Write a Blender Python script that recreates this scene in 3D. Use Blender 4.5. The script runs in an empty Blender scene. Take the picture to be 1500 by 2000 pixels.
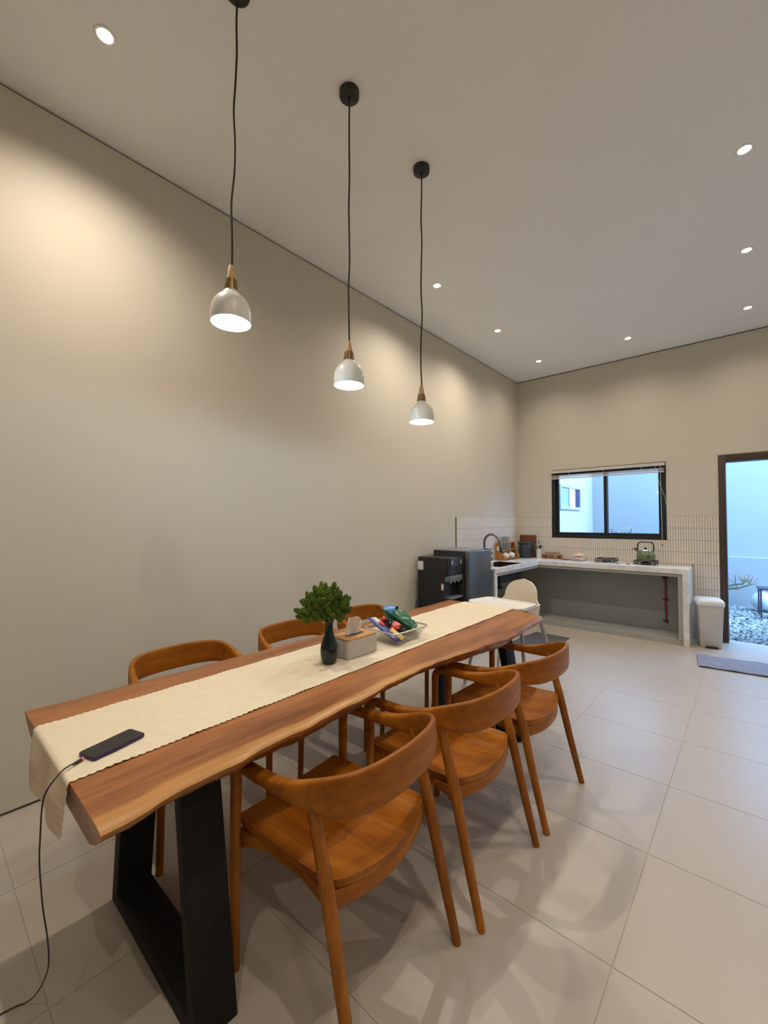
import bpy, bmesh, math, random
from mathutils import Vector, Matrix, Euler

random.seed(7)
S = bpy.context.scene
COL = S.collection
H = 3.567                     # ceiling height
PI = math.pi

# ------------------------------------------------------------------ camera
cam_d = bpy.data.cameras.new('camera')
cam = bpy.data.objects.new('camera', cam_d)
COL.objects.link(cam)
cam_d.sensor_fit = 'HORIZONTAL'
cam_d.sensor_width = 36.0
cam_d.lens = 818.878 / 1500 * 36.0
cam_d.clip_start = 0.02
yw, pt, rl = math.radians(41.284), math.radians(1.261), math.radians(-0.135)
fwd = Vector((-math.sin(yw) * math.cos(pt), math.cos(yw) * math.cos(pt), math.sin(pt)))
rt = Vector((math.cos(yw), math.sin(yw), 0))
up = rt.cross(fwd)
rt2 = rt * math.cos(rl) + up * math.sin(rl)
up2 = -rt * math.sin(rl) + up * math.cos(rl)
cam.matrix_world = Matrix(((rt2.x, up2.x, -fwd.x, 2.729), (rt2.y, up2.y, -fwd.y, -6.268),
                           (rt2.z, up2.z, -fwd.z, 1.411), (0, 0, 0, 1)))
S.camera = cam

# ------------------------------------------------------------------ sky, sun, exposure
W = bpy.data.worlds.new('world'); S.world = W
W.use_nodes = True
wb = W.node_tree.nodes['Background']
wb.inputs[0].default_value = (0.27, 0.545, 1.0, 1)
wb.inputs[1].default_value = 12.5
sun_d = bpy.data.lights.new('sun', 'SUN'); sun_d.energy = 6.3; sun_d.angle = math.radians(40)
sun_d.color = (0.62, 0.9, 1.0)
sun = bpy.data.objects.new('sun', sun_d); COL.objects.link(sun)
sun.rotation_euler = Vector((-0.80, -0.12, -0.62)).to_track_quat('-Z', 'Y').to_euler()
S.view_settings.view_transform = 'Standard'
S.view_settings.look = 'None'
S.view_settings.gamma = 1.0
S.view_settings.use_curve_mapping = False
S.view_settings.exposure = 0.0
S.cycles.use_denoising = True
S.cycles.max_bounces = 10
S.cycles.diffuse_bounces = 6
SPOT_W = 61.0
PEND_W = 6.0
WARM = (1.0, 0.86, 0.69)

# ------------------------------------------------------------------ materials
def mat(name, col, rough=0.5, metal=0.0, var=0.0, scale=8.0, stretch=(1, 1, 1), col2=None, bump=0.0,
        spec=0.5, coat=0.0, emit=None, estr=0.0, bscale=None):
    m = bpy.data.materials.new(name); m.use_nodes = True
    nt = m.node_tree; n = nt.nodes; l = nt.links
    p = n['Principled BSDF']
    p.inputs['Roughness'].default_value = rough
    p.inputs['Metallic'].default_value = metal
    p.inputs['Specular IOR Level'].default_value = spec
    p.inputs['Coat Weight'].default_value = coat
    if emit:
        p.inputs['Emission Color'].default_value = (*emit, 1); p.inputs['Emission Strength'].default_value = estr
    tc = n.new('ShaderNodeTexCoord'); mp = n.new('ShaderNodeMapping')
    mp.inputs['Scale'].default_value = stretch
    l.new(tc.outputs['Object'], mp.inputs[0])
    nz = n.new('ShaderNodeTexNoise'); nz.inputs['Scale'].default_value = scale; nz.inputs['Detail'].default_value = 4
    l.new(mp.outputs[0], nz.inputs['Vector'])
    rp = n.new('ShaderNodeValToRGB')
    c2 = col2 if col2 else tuple(min(1, c * (1 + var)) for c in col)
    c1 = col if col2 else tuple(c * (1 - var) for c in col)
    rp.color_ramp.elements[0].color = (*c1, 1); rp.color_ramp.elements[0].position = 0.3
    rp.color_ramp.elements[1].color = (*c2, 1); rp.color_ramp.elements[1].position = 0.7
    l.new(nz.outputs[0], rp.inputs[0]); l.new(rp.outputs[0], p.inputs['Base Color'])
    if bump:
        nb = nz
        if bscale:
            nb = n.new('ShaderNodeTexNoise'); nb.inputs['Scale'].default_value = bscale
            l.new(mp.outputs[0], nb.inputs['Vector'])
        b = n.new('ShaderNodeBump'); b.inputs['Strength'].default_value = bump; b.inputs['Distance'].default_value = 0.002
        l.new(nb.outputs[0], b.inputs['Height']); l.new(b.outputs[0], p.inputs['Normal'])
    return m

def wood(name, c_dark, c_mid, c_light, axis='Y', scale=3.0, ratio=14.0, rough=0.38, sap=None, coat=0.1):
    """grain that runs along one axis; 'sap' mixes a pale sapwood where the mesh carries a 'sap' attribute"""
    m = bpy.data.materials.new(name); m.use_nodes = True
    nt = m.node_tree; n = nt.nodes; l = nt.links
    p = n['Principled BSDF']; p.inputs['Roughness'].default_value = rough
    p.inputs['Specular IOR Level'].default_value = 0.3
    p.inputs['Coat Weight'].default_value = coat; p.inputs['Coat Roughness'].default_value = 0.25
    tc = n.new('ShaderNodeTexCoord'); mp = n.new('ShaderNodeMapping')
    st = {'X': (1, ratio, ratio), 'Y': (ratio, 1, ratio), 'Z': (ratio, ratio, 1)}[axis]
    mp.inputs['Scale'].default_value = st
    l.new(tc.outputs['Object'], mp.inputs[0])
    n1 = n.new('ShaderNodeTexNoise'); n1.inputs['Scale'].default_value = scale * 0.35; n1.inputs['Detail'].default_value = 3
    n1.inputs['Distortion'].default_value = 0.6
    n2 = n.new('ShaderNodeTexNoise'); n2.inputs['Scale'].default_value = scale * 2.2; n2.inputs['Detail'].default_value = 6
    l.new(mp.outputs[0], n1.inputs['Vector']); l.new(mp.outputs[0], n2.inputs['Vector'])
    mx = n.new('ShaderNodeMath'); mx.operation = 'MULTIPLY_ADD'
    mx.inputs[1].default_value = 0.35
    l.new(n2.outputs[0], mx.inputs[0])
    ml = n.new('ShaderNodeMath'); ml.operation = 'MULTIPLY'; ml.inputs[1].default_value = 0.65
    l.new(n1.outputs[0], ml.inputs[0]); l.new(ml.outputs[0], mx.inputs[2])
    rp = n.new('ShaderNodeValToRGB'); e = rp.color_ramp.elements
    e[0].position = 0.34; e[0].color = (*c_dark, 1)
    e[1].position = 0.66; e[1].color = (*c_light, 1)
    k = e.new(0.5); k.color = (*c_mid, 1)
    l.new(mx.outputs[0], rp.inputs[0])
    out = rp.outputs[0]
    if sap:
        at = n.new('ShaderNodeAttribute'); at.attribute_name = 'sap'
        ad = n.new('ShaderNodeMath'); ad.operation = 'MULTIPLY_ADD'; ad.inputs[1].default_value = 0.9
        l.new(n1.outputs[0], ad.inputs[0]); 
        sb = n.new('ShaderNodeMath'); sb.operation = 'SUBTRACT'; sb.inputs[1].default_value = 0.45
        l.new(at.outputs['Fac'], sb.inputs[0]); l.new(sb.outputs[0], ad.inputs[2])
        rs = n.new('ShaderNodeMapRange'); rs.inputs[1].default_value = 0.42; rs.inputs[2].default_value = 0.62
        l.new(ad.outputs[0], rs.inputs[0])
        mi = n.new('ShaderNodeMix'); mi.data_type = 'RGBA'
        l.new(rs.outputs[0], mi.inputs['Factor']); l.new(out, mi.inputs['A'])
        hs = n.new('ShaderNodeMix'); hs.data_type = 'RGBA'
        hs.inputs['A'].default_value = (*sap, 1); hs.inputs['B'].default_value = (*[c * 0.55 for c in sap], 1)
        l.new(n2.outputs[0], hs.inputs['Factor']); l.new(hs.outputs['Result'], mi.inputs['B'])
        out = mi.outputs['Result']
    l.new(out, p.inputs['Base Color'])
    b = n.new('ShaderNodeBump'); b.inputs['Strength'].default_value = 0.12; b.inputs['Distance'].default_value = 0.001
    l.new(n2.outputs[0], b.inputs['Height']); l.new(b.outputs[0], p.inputs['Normal'])
    return m

def marble(name):
    m = mat(name, (0.88, 0.905, 0.925), 0.22)
    nt = m.node_tree; n = nt.nodes; l = nt.links
    tc = n.new('ShaderNodeTexCoord')
    nz = n.new('ShaderNodeTexNoise'); nz.inputs['Scale'].default_value = 2.2; nz.inputs['Detail'].default_value = 6
    nz.inputs['Distortion'].default_value = 1.6
    l.new(tc.outputs['Object'], nz.inputs['Vector'])
    rp = n.new('ShaderNodeValToRGB'); e = rp.color_ramp.elements
    e[0].position = 0.44; e[0].color = (0.80, 0.79, 0.78, 1)
    e[1].position = 0.56; e[1].color = (0.78, 0.77, 0.77, 1)
    k = e.new(0.50); k.color = (0.66, 0.655, 0.67, 1)
    l.new(nz.outputs[0], rp.inputs[0]); l.new(rp.outputs[0], n['Principled BSDF'].inputs['Base Color'])
    return m

def glassy(name, tint=(1, 1, 1), gloss=0.08, rough=0.02):
    m = bpy.data.materials.new(name); m.use_nodes = True
    nt = m.node_tree; n = nt.nodes; l = nt.links
    for x in list(n):
        if x.type == 'BSDF_PRINCIPLED': n.remove(x)
    t = n.new('ShaderNodeBsdfTransparent'); t.inputs[0].default_value = (*tint, 1)
    g = n.new('ShaderNodeBsdfGlossy'); g.inputs['Roughness'].default_value = rough
    f = n.new('ShaderNodeLayerWeight'); f.inputs[0].default_value = 0.25
    a = n.new('ShaderNodeMath'); a.operation = 'MULTIPLY_ADD'; a.inputs[1].default_value = 0.5; a.inputs[2].default_value = gloss
    l.new(f.outputs['Fresnel'], a.inputs[0])
    mx = n.new('ShaderNodeMixShader'); l.new(a.outputs[0], mx.inputs[0])
    l.new(t.outputs[0], mx.inputs[1]); l.new(g.outputs[0], mx.inputs[2])
    l.new(mx.outputs[0], n['Material Output'].inputs[0])
    return m

def glow(name, col, s):
    m = bpy.data.materials.new(name); m.use_nodes = True
    n = m.node_tree.nodes; p = n['Principled BSDF']
    p.inputs['Base Color'].default_value = (0.9, 0.9, 0.9, 1)
    p.inputs['Emission Color'].default_value = (*col, 1); p.inputs['Emission Strength'].default_value = s
    return m

M = dict(
    wall=mat('wall_paint', (0.605, 0.572, 0.49), 0.75, var=0.015, scale=1.5, bump=0.05, bscale=160),
    ceil=mat('ceiling_paint', (0.88, 0.905, 0.925), 0.8, var=0.012, scale=1.2),
    ext=mat('exterior_paint', (0.31, 0.31, 0.31), 0.85, var=0.02, scale=1.0),
    grout=mat('floor_grout', (0.38, 0.35, 0.31), 0.8, var=0.06),
    tile=mat('floor_tile', (0.44, 0.395, 0.345), 0.36, var=0.02, scale=2.5, spec=0.5),
    kgrout=mat('backsplash_grout', (0.17, 0.13, 0.095), 0.8, var=0.08, scale=5),
    ktile=mat('backsplash_tile', (0.70, 0.65, 0.58), 0.42, var=0.03, scale=6),
    shadow=mat('painted_gap_shade', (0.10, 0.095, 0.085), 0.7, var=0.05),  # dark colour painted in for the shade inside the wall gaps
    under=mat('cement_plaster', (0.345, 0.355, 0.335), 0.8, var=0.05, scale=3),
    alu=mat('black_aluminium', (0.012, 0.012, 0.014), 0.35, var=0.1),
    grey_alu=mat('grey_aluminium', (0.28, 0.33, 0.40), 0.4, var=0.05),
    frame=mat('brown_door_frame', (0.055, 0.033, 0.022), 0.45, var=0.12, scale=10, stretch=(8, 8, 1)),
    glass=glassy('window_glass', gloss=0.015),
    dark_glass=mat('dark_window_glass', (0.20, 0.27, 0.36), 0.08, var=0.05),
    blind=mat('blind_slat', (0.62, 0.60, 0.58), 0.45, var=0.03),
    cord=mat('white_cord', (0.75, 0.74, 0.76), 0.6, var=0.03),
    slab=wood('suar_slab', (0.15, 0.050, 0.016), (0.30, 0.112, 0.036), (0.40, 0.165, 0.055), 'Y', 2.4, 9.0, 0.36,
              sap=(0.56, 0.27, 0.085), coat=0.05),
    teak=wood('teak_chair', (0.215, 0.062, 0.003), (0.315, 0.100, 0.005), (0.41, 0.145, 0.010), 'Y', 3.0, 7.0, 0.45, coat=0.0),
    teak_x=wood('teak_chair_seat', (0.20, 0.052, 0.002), (0.315, 0.094, 0.004), (0.42, 0.145, 0.010), 'X', 3.0, 9.0, 0.42, coat=0.0),
    teak_z=wood('teak_chair_leg', (0.20, 0.062, 0.005), (0.30, 0.100, 0.009), (0.39, 0.145, 0.017), 'Z', 4.0, 10.0, 0.45, coat=0.0),
    black=mat('black_powder_coat', (0.010, 0.010, 0.009), 0.65, var=0.2, scale=40, bump=0.05, spec=0.25),
    cloth=mat('runner_cotton', (0.72, 0.62, 0.47), 0.95, var=0.03, scale=30, bump=0.25, bscale=500, spec=0.1),
    phone=mat('phone_glass', (0.010, 0.010, 0.011), 0.18, var=0.05),
    phone_edge=mat('phone_edge', (0.035, 0.03, 0.10), 0.3, metal=0.5, var=0.05),
    pink=mat('cable_light', (0.6, 0.10, 0.16), 0.4, emit=(1, 0.15, 0.25), estr=0.3),
    cable=mat('cable_sleeve', (0.022, 0.012, 0.018), 0.6, var=0.1),
    vase=mat('vase_glaze', (0.006, 0.016, 0.020), 0.12, var=0.15, scale=12),
    green=mat('grass_head', (0.065, 0.125, 0.010), 0.85, col2=(0.145, 0.225, 0.026), scale=60),
    stem=mat('grass_stem', (0.09, 0.15, 0.03), 0.7, var=0.1),
    grey_box=mat('stone_grey_plastic', (0.50, 0.475, 0.44), 0.55, var=0.02),
    lid=wood('light_lid_wood', (0.42, 0.20, 0.075), (0.52, 0.26, 0.10), (0.60, 0.32, 0.13), 'Y', 4, 10, 0.45),
    paper=mat('tissue_paper', (0.86, 0.84, 0.82), 0.95, var=0.02, spec=0.1),
    wire=mat('wire_white_metal', (0.60, 0.57, 0.52), 0.35, metal=0.6, var=0.03),
    blue_bag=mat('blue_foil', (0.035, 0.03, 0.22), 0.28, var=0.15, scale=30, bump=0.3, bscale=60),
    silver_bag=mat('silver_foil', (0.68, 0.66, 0.70), 0.25, var=0.15, scale=40, bump=0.4, bscale=70),
    red=mat('red_print', (0.55, 0.022, 0.02), 0.35, var=0.08),
    white_print=mat('white_print', (0.85, 0.83, 0.80), 0.4, var=0.02),
    yellow=mat('yellow_foil', (0.60, 0.48, 0.12), 0.35, var=0.1, bump=0.3, bscale=60),
    cola=mat('dark_cola', (0.012, 0.006, 0.005), 0.08, var=0.1),
    green_bag=mat('green_foil', (0.012, 0.085, 0.042), 0.25, col2=(0.02, 0.14, 0.07), scale=20, bump=0.5, bscale=45),
    sky_bag=mat('sky_blue_foil', (0.03, 0.16, 0.42), 0.3, var=0.1),
    pend=mat('pendant_enamel', (0.70, 0.70, 0.67), 0.35, var=0.02),
    brass=mat('brushed_brass', (0.21, 0.14, 0.06), 0.4, metal=0.7, var=0.08, stretch=(30, 30, 1)),
    pend_wood=wood('pendant_ash', (0.48, 0.30, 0.15), (0.56, 0.36, 0.19), (0.62, 0.42, 0.24), 'Z', 5, 10, 0.5),
    pcable=mat('pendant_cable', (0.012, 0.010, 0.010), 0.6, var=0.1),
    bulb=glow('pendant_led', (0.66, 0.94, 1.0), 5.0),
    lens=glow('downlight_led', (1.0, 0.86, 0.70), 22.0),
    trim=mat('white_trim', (0.75, 0.74, 0.72), 0.4, var=0.02),
    marble=marble('white_marble'),
    disp=mat('dispenser_black', (0.012, 0.012, 0.013), 0.4, var=0.1),
    disp_front=mat('dispenser_graphite', (0.030, 0.036, 0.050), 0.22, var=0.08),
    disp_grey=mat('dispenser_grey', (0.17, 0.18, 0.19), 0.35, var=0.05),
    fridge=mat('fridge_steel', (0.13, 0.15, 0.17), 0.25, metal=0.5, var=0.05, stretch=(20, 20, 1)),
    fridge_body=mat('fridge_body', (0.020, 0.019, 0.020), 0.5, var=0.1),
    sticker=mat('paper_sticker', (0.80, 0.79, 0.75), 0.6, var=0.02),
    sink=mat('black_granite_sink', (0.012, 0.011, 0.011), 0.5, var=0.2, scale=80),
    bronze=mat('gunmetal_faucet', (0.19, 0.165, 0.155), 0.35, metal=0.8, var=0.05),
    rackwood=wood('acacia_rack', (0.26, 0.10, 0.025), (0.36, 0.15, 0.04), (0.45, 0.21, 0.06), 'Z', 5, 10, 0.42),
    clear=glassy('clear_glass', (0.93, 0.96, 0.96), 0.14),
    ceramic=mat('white_ceramic', (0.70, 0.67, 0.62), 0.25, var=0.02),
    navy=mat('navy_enamel', (0.030, 0.036, 0.055), 0.3, var=0.08),
    blackp=mat('black_plastic', (0.012, 0.012, 0.012), 0.4, var=0.1),
    board=wood('mahogany_board', (0.11, 0.032, 0.014), (0.15, 0.045, 0.019), (0.19, 0.062, 0.027), 'Z', 4, 10, 0.5),
    steel=mat('polished_steel', (0.66, 0.65, 0.64), 0.2, metal=1.0, var=0.03),
    spoon_green=mat('green_silicone', (0.06, 0.33, 0.15), 0.45, var=0.08),
    white_plastic=mat('white_plastic', (0.74, 0.73, 0.70), 0.4, var=0.02),
    cream=mat('cream_plastic', (0.74, 0.66, 0.54), 0.42, var=0.02),
    bread=mat('pink_bread_wrap', (0.62, 0.30, 0.22), 0.3, col2=(0.78, 0.62, 0.50), scale=40, bump=0.3),
    hobglass=mat('white_hob_glass', (0.70, 0.74, 0.80), 0.08, var=0.02),
    iron=mat('cast_iron', (0.020, 0.018, 0.020), 0.5, var=0.2, scale=60),
    kettle=mat('sage_enamel', (0.125, 0.165, 0.085), 0.22, var=0.06),
    hose=mat('red_hose', (0.32, 0.018, 0.018), 0.45, var=0.1),
    bin=mat('bin_plastic', (0.60, 0.58, 0.53), 0.45, var=0.02),
    bin_lid=mat('bin_lid_plastic', (0.72, 0.74, 0.76), 0.35, var=0.02),
    mat_blue=mat('woven_mat', (0.20, 0.215, 0.285), 0.95, col2=(0.25, 0.265, 0.335), scale=25, bump=0.8, bscale=70),
    mat_dark=mat('dark_rubber_mat', (0.085, 0.082, 0.088), 0.8, var=0.1, scale=30, bump=0.2),
    tube=mat('grey_metal_tube', (0.42, 0.42, 0.42), 0.35, metal=0.7, var=0.03),
    jug=mat('blue_water_jug', (0.03, 0.10, 0.20), 0.15, var=0.1),
    gravel=mat('court_gravel', (0.12, 0.14, 0.16), 0.85, col2=(0.32, 0.34, 0.35), scale=14),
    soil=mat('court_soil', (0.16, 0.15, 0.15), 0.9, var=0.2, scale=20),
    globe=mat('globe_acrylic', (0.55, 0.56, 0.57), 0.3, var=0.01),
    stool=mat('stool_paint', (0.030, 0.022, 0.040), 0.4, var=0.1),
    plumeria=mat('pale_leaf', (0.12, 0.17, 0.07), 0.5, col2=(0.36, 0.19, 0.13), scale=12),
    branch=mat('succulent_branch', (0.13, 0.11, 0.07), 0.7, var=0.1),
    leaf=mat('shrub_leaf', (0.07, 0.10, 0.03), 0.5, col2=(0.15, 0.15, 0.08), scale=10),
    pot=mat('sage_pot', (0.08, 0.10, 0.08), 0.5, var=0.05),
)

# ------------------------------------------------------------------ mesh helpers
class B:
    """collects shapes and links them as ONE mesh object"""
    def __init__(s): s.v = []; s.f = []
    def add(s, vs, fs):
        o = len(s.v); s.v += [tuple(v) for v in vs]; s.f += [tuple(i + o for i in f) for f in fs]; return s
    def box(s, x0, x1, y0, y1, z0, z1, mx=None):
        vs = [(x, y, z) for z in (z0, z1) for y in (y0, y1) for x in (x0, x1)]
        if mx: vs = [mx @ Vector(v) for v in vs]
        return s.add(vs, [(0, 2, 3, 1), (4, 5, 7, 6), (0, 1, 5, 4), (2, 6, 7, 3), (0, 4, 6, 2), (1, 3, 7, 5)])
    def lathe(s, prof, n=32, c=(0, 0, 0), cap0=False, cap1=False, mx=None):
        vs = []
        for r, z in prof:
            for k in range(n):
                a = 2 * PI * k / n
                v = Vector((r * math.cos(a), r * math.sin(a), z))
                if mx: v = mx @ v
                vs.append((v.x + c[0], v.y + c[1], v.z + c[2]))
        fs = []
        for i in range(len(prof) - 1):
            for k in range(n):
                k2 = (k + 1) % n
                fs.append((i * n + k, i * n + k2, (i + 1) * n + k2, (i + 1) * n + k))
        if cap0: fs.append(tuple(reversed(range(n))))
        if cap1: fs.append(tuple((len(prof) - 1) * n + k for k in range(n)))
        return s.add(vs, fs)
    def loft(s, rings, cap=True, closed=False):
        n = len(rings[0]); vs = [p for r in rings for p in r]; fs = []
        L = len(rings)
        for i in range(L if closed else L - 1):
            j = (i + 1) % L
            for k in range(n):
                k2 = (k + 1) % n
                fs.append((i * n + k, i * n + k2, j * n + k2, j * n + k))
        if cap and not closed:
            fs.append(tuple(reversed(range(n)))); fs.append(tuple((L - 1) * n + k for k in range(n)))
        return s.add(vs, fs)
    def tube(s, pts, r, n=8, closed=False, flat=1.0):
        pts = [Vector(p) for p in pts]; L = len(pts)
        rs = r if isinstance(r, (list, tuple)) else [r] * L
        rings = []; ref = None
        for i, p in enumerate(pts):
            if closed: t = pts[(i + 1) % L] - pts[i - 1]
            else: t = pts[min(i + 1, L - 1)] - pts[max(i - 1, 0)]
            t.normalize()
            if ref is None:
                ref = Vector((0, 0, 1)) if abs(t.z) < 0.9 else Vector((1, 0, 0))
            a = t.cross(ref)
            if a.length < 1e-4: a = t.cross(Vector((0, 1, 0)))
            a.normalize(); b = a.cross(t); b.normalize(); ref = b
            rings.append([p + a * (math.cos(2 * PI * k / n) * rs[i]) + b * (math.sin(2 * PI * k / n) * rs[i] * flat) for k in range(n)])
        return s.loft(rings, True, closed)
    def grid(s, nx, ny, fn):
        vs = [fn(i / nx, j / ny) for j in range(ny + 1) for i in range(nx + 1)]
        fs = [(j * (nx + 1) + i, j * (nx + 1) + i + 1, (j + 1) * (nx + 1) + i + 1, (j + 1) * (nx + 1) + i) for j in range(ny) for i in range(nx)]
        return s.add(vs, fs)
    def mesh(s, name, m, bevel=0, seg=2, smooth=40, sub=0, solid=0, fix=True):
        me = bpy.data.meshes.new(name); me.from_pydata(s.v, [], s.f)
        bm = bmesh.new(); bm.from_mesh(me)
        if fix: bmesh.ops.recalc_face_normals(bm, faces=bm.faces)
        if bevel:
            ed = [e for e in bm.edges if len(e.link_faces) == 2 and e.calc_face_angle(0) > 0.6]
            bmesh.ops.bevel(bm, geom=ed, offset=bevel, segments=seg, profile=0.5, affect='EDGES', clamp_overlap=True)
        if solid:
            bmesh.ops.solidify(bm, geom=bm.faces[:], thickness=solid)
        bm.to_mesh(me); bm.free()
        if m: me.materials.append(m)
        if smooth:
            for p in me.polygons: p.use_smooth = True
            me.set_sharp_from_angle(angle=math.radians(smooth))
        return me
    def build(s, name, m, parent=None, **k):
        sub = k.pop('sub', 0)
        o = bpy.data.objects.new(name, s.mesh(name, m, **k)); COL.objects.link(o)
        if parent: o.parent = parent
        if sub:
            md = o.modifiers.new('sub', 'SUBSURF'); md.levels = sub; md.render_levels = sub
        return o

def thing(name, label, cat, loc=(0, 0, 0), rz=0.0, group=None):
    o = bpy.data.objects.new(name, None); COL.objects.link(o)
    o.location = loc; o.rotation_euler = (0, 0, rz); o.empty_display_size = 0.1
    return tag(o, label, cat, group)

def tag(o, label, cat, group=None):
    o['label'] = label; o['category'] = cat
    if group: o['group'] = group
    return o

def struct(o): o['kind'] = 'structure'; return o

def copy_tree(o, parent=None):
    c = o.copy(); COL.objects.link(c)
    if parent: c.parent = parent
    for ch in [x for x in o.children]: copy_tree(ch, c)
    return c

def share(name, me, parent, loc=(0, 0, 0), rot=(0, 0, 0), sc=(1, 1, 1)):
    o = bpy.data.objects.new(name, me); COL.objects.link(o)
    o.parent = parent; o.location = loc; o.rotation_euler = rot; o.scale = sc
    return o

def smoothpath(pts, n=8):
    """Catmull-Rom through the points"""
    P = [Vector(p) for p in pts]; P = [2 * P[0] - P[1]] + P + [2 * P[-1] - P[-2]]
    out = []
    for i in range(1, len(P) - 2):
        for k in range(n):
            t = k / n
            a, b, c, d = P[i - 1], P[i], P[i + 1], P[i + 2]
            out.append(0.5 * ((2 * b) + (c - a) * t + (2 * a - 5 * b + 4 * c - d) * t * t + (3 * b - a - 3 * c + d) * t ** 3))
    out.append(P[-2]); return out

def rrect(w, d, r, n=5, z=0.0, c=(0, 0)):
    out = []
    for cx, cy, a0 in ((w / 2 - r, d / 2 - r, 0), (-w / 2 + r, d / 2 - r, PI / 2), (-w / 2 + r, -d / 2 + r, PI), (w / 2 - r, -d / 2 + r, 1.5 * PI)):
        for k in range(n + 1):
            a = a0 + PI / 2 * k / n
            out.append(Vector((c[0] + cx + r * math.cos(a), c[1] + cy + r * math.sin(a), z)))
    return out

def lerp(a, b, t): return a + (b - a) * t
def interp(x, xs, ys):
    if x <= xs[0]: return ys[0]
    for i in range(len(xs) - 1):
        if x <= xs[i + 1]:
            t = (x - xs[i]) / (xs[i + 1] - xs[i]); t = t * t * (3 - 2 * t)
            return lerp(ys[i], ys[i + 1], t)
    return ys[-1]

# ================================================================== SETTING
RX, RY = 5.373, -9.574                    # far right and near end of the room
WX0, WX1, WZ0, WZ1 = 0.515, 1.926, 1.166, 2.153      # kitchen window opening
DX0, DX1, DZ = 2.438, 3.90, 2.176                    # back door opening
T = 0.15

# floor: grout bed with 60 x 60 tiles
fl = struct(B().box(-T, RX + T, RY - T, 0.0, -0.12, -0.0016).build('floor', M['grout'], smooth=0))
tile_me = {}
xs = [1.773 + 0.6 * k for k in range(-4, 8)]; ys = [-2.974 + 0.6 * k for k in range(-12, 7)]
for i in range(len(xs) - 1):
    for j in range(len(ys) - 1):
        x0, x1 = max(xs[i], 0.0), min(xs[i + 1], RX)
        y0, y1 = max(ys[j], RY), min(ys[j + 1], 0.0)
        if x1 - x0 < 0.02 or y1 - y0 < 0.02: continue
        key = (round(x1 - x0, 3), round(y1 - y0, 3))
        if key not in tile_me:
            w, d = key[0] / 2 - 0.0013, key[1] / 2 - 0.0013
            tile_me[key] = B().box(-w, w, -d, d, -0.0016, 0.0).mesh('tile', M['tile'], bevel=0.0006, seg=1, smooth=0)
        share('tile', tile_me[key], fl, ((x0 + x1) / 2, (y0 + y1) / 2, 0))
# threshold strip in the door opening
struct(B().box(DX0, DX1, 0.0, 0.16, -0.12, 0.0).build('trim_1', M['tile'], bevel=0.002, seg=1))

G = 0.014
struct(B().box(-T, RX + T, RY - T, T, H, H + 0.15).build('ceiling', M['ceil'], smooth=0))
wl = struct(B().box(-T, 0, RY - T, T, 0.012, H - G).build('wall_left', M['wall'], smooth=0))
struct(B().box(-T, -0.012, RY - T, T, H - G, H).build('trim_2', M['shadow'], smooth=0))  # dark strip paints the shadow line between left wall and ceiling
struct(B().box(-T, -0.006, RY - T, 0, 0.0, 0.012).build('shade_strip_left', M['shadow'], smooth=0))  # no baseboard: dark strip painting the shadow gap at the wall foot
wbk = B()
wbk.box(0, WX0, 0, T, 0, H - G)
wbk.box(WX0, WX1, 0, T, 0, WZ0); wbk.box(WX0, WX1, 0, T, WZ1, H - G)
wbk.box(WX1, DX0, 0, T, 0, H - G)
wbk.box(DX0, DX1, 0, T, DZ, H - G)
wbk.box(DX1, RX + T, 0, T, 0, H - G)
wback = struct(wbk.build('wall_back', M['wall'], smooth=0))
struct(B().box(0, RX + T, 0.012, T, H - G, H).build('trim_3', M['shadow'], smooth=0))  # same painted shadow line along the top of the back wall
struct(B().box(RX, RX + T, RY - T, 0, 0, H).build('wall_right', M['wall'], smooth=0))
struct(B().box(0, RX, RY - T, RY, 0, H).build('wall_front', M['wall'], smooth=0))

# backsplash: upright finger tiles, each one proud of a grout bed
PITCH, ROW, TOP = 0.0262, 0.145, 1.463
CT = 0.862                                 # worktop height
gb = B()
gb.box(0.0, WX0, -0.004, 0.0, CT, TOP); gb.box(WX0, WX1, -0.004, 0.0, CT, WZ0 - 0.001)
gb.box(WX1, 2.184, -0.004, 0.0, CT, TOP); gb.box(2.184, DX0 - 0.002, -0.004, 0.0, 0.0, TOP)
gb.build('grout_bed', M['kgrout'], wback, smooth=0)
cells = []
nx = int((DX0 - 0.002) / PITCH)
for r in range(11):
    z1 = TOP - r * ROW; z0 = z1 - ROW
    for c in range(nx + 1):
        x0 = DX0 - 0.002 - (c + 1) * PITCH; x1 = x0 + PITCH
        if x1 < 0.012: continue
        x0 = max(x0, 0.006)
        lo = 0.0 if x1 > 2.192 else CT
        if lo == 0.0 and z0 < CT: x0 = max(x0, 2.1855)
        a, b, p, q = max(z0, lo), z1, x0, x1
        if b - a < 0.01: continue
        if b > WZ0 and p < WX1 and q > WX0:           # meets the window
            if (p >= WX0 and q <= WX1) or WZ0 - a > 0.05:
                b = min(b, WZ0)
            elif p < WX0: q = min(q, WX0)
            else: p = max(p, WX1)
            if b - a < 0.01 or q - p < 0.004: continue
        cells.append((p + 0.0016, q - 0.0016, a + 0.0013, b - 0.0013))
cells.sort(key=lambda c: -c[0])
kt_me = {}
rest = B()
for k, (p, q, a, b) in enumerate(cells):
    if k < 300:
        key = (round(q - p, 4), round(b - a, 4))
        if key not in kt_me:
            w, h = key[0] / 2, key[1] / 2
            kt_me[key] = B().box(-w, w, -0.009, -0.003, -h, h).mesh('backsplash_tile', M['ktile'], bevel=0.0012, seg=1, smooth=30)
        share('backsplash_tile', kt_me[key], wback, ((p + q) / 2, 0, (a + b) / 2))
    else:
        rest.box(p, q, -0.009, -0.003, a, b)
o = rest.build('backsplash_tile_field', M['ktile'], wback, smooth=0); o['kind'] = 'stuff'
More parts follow.
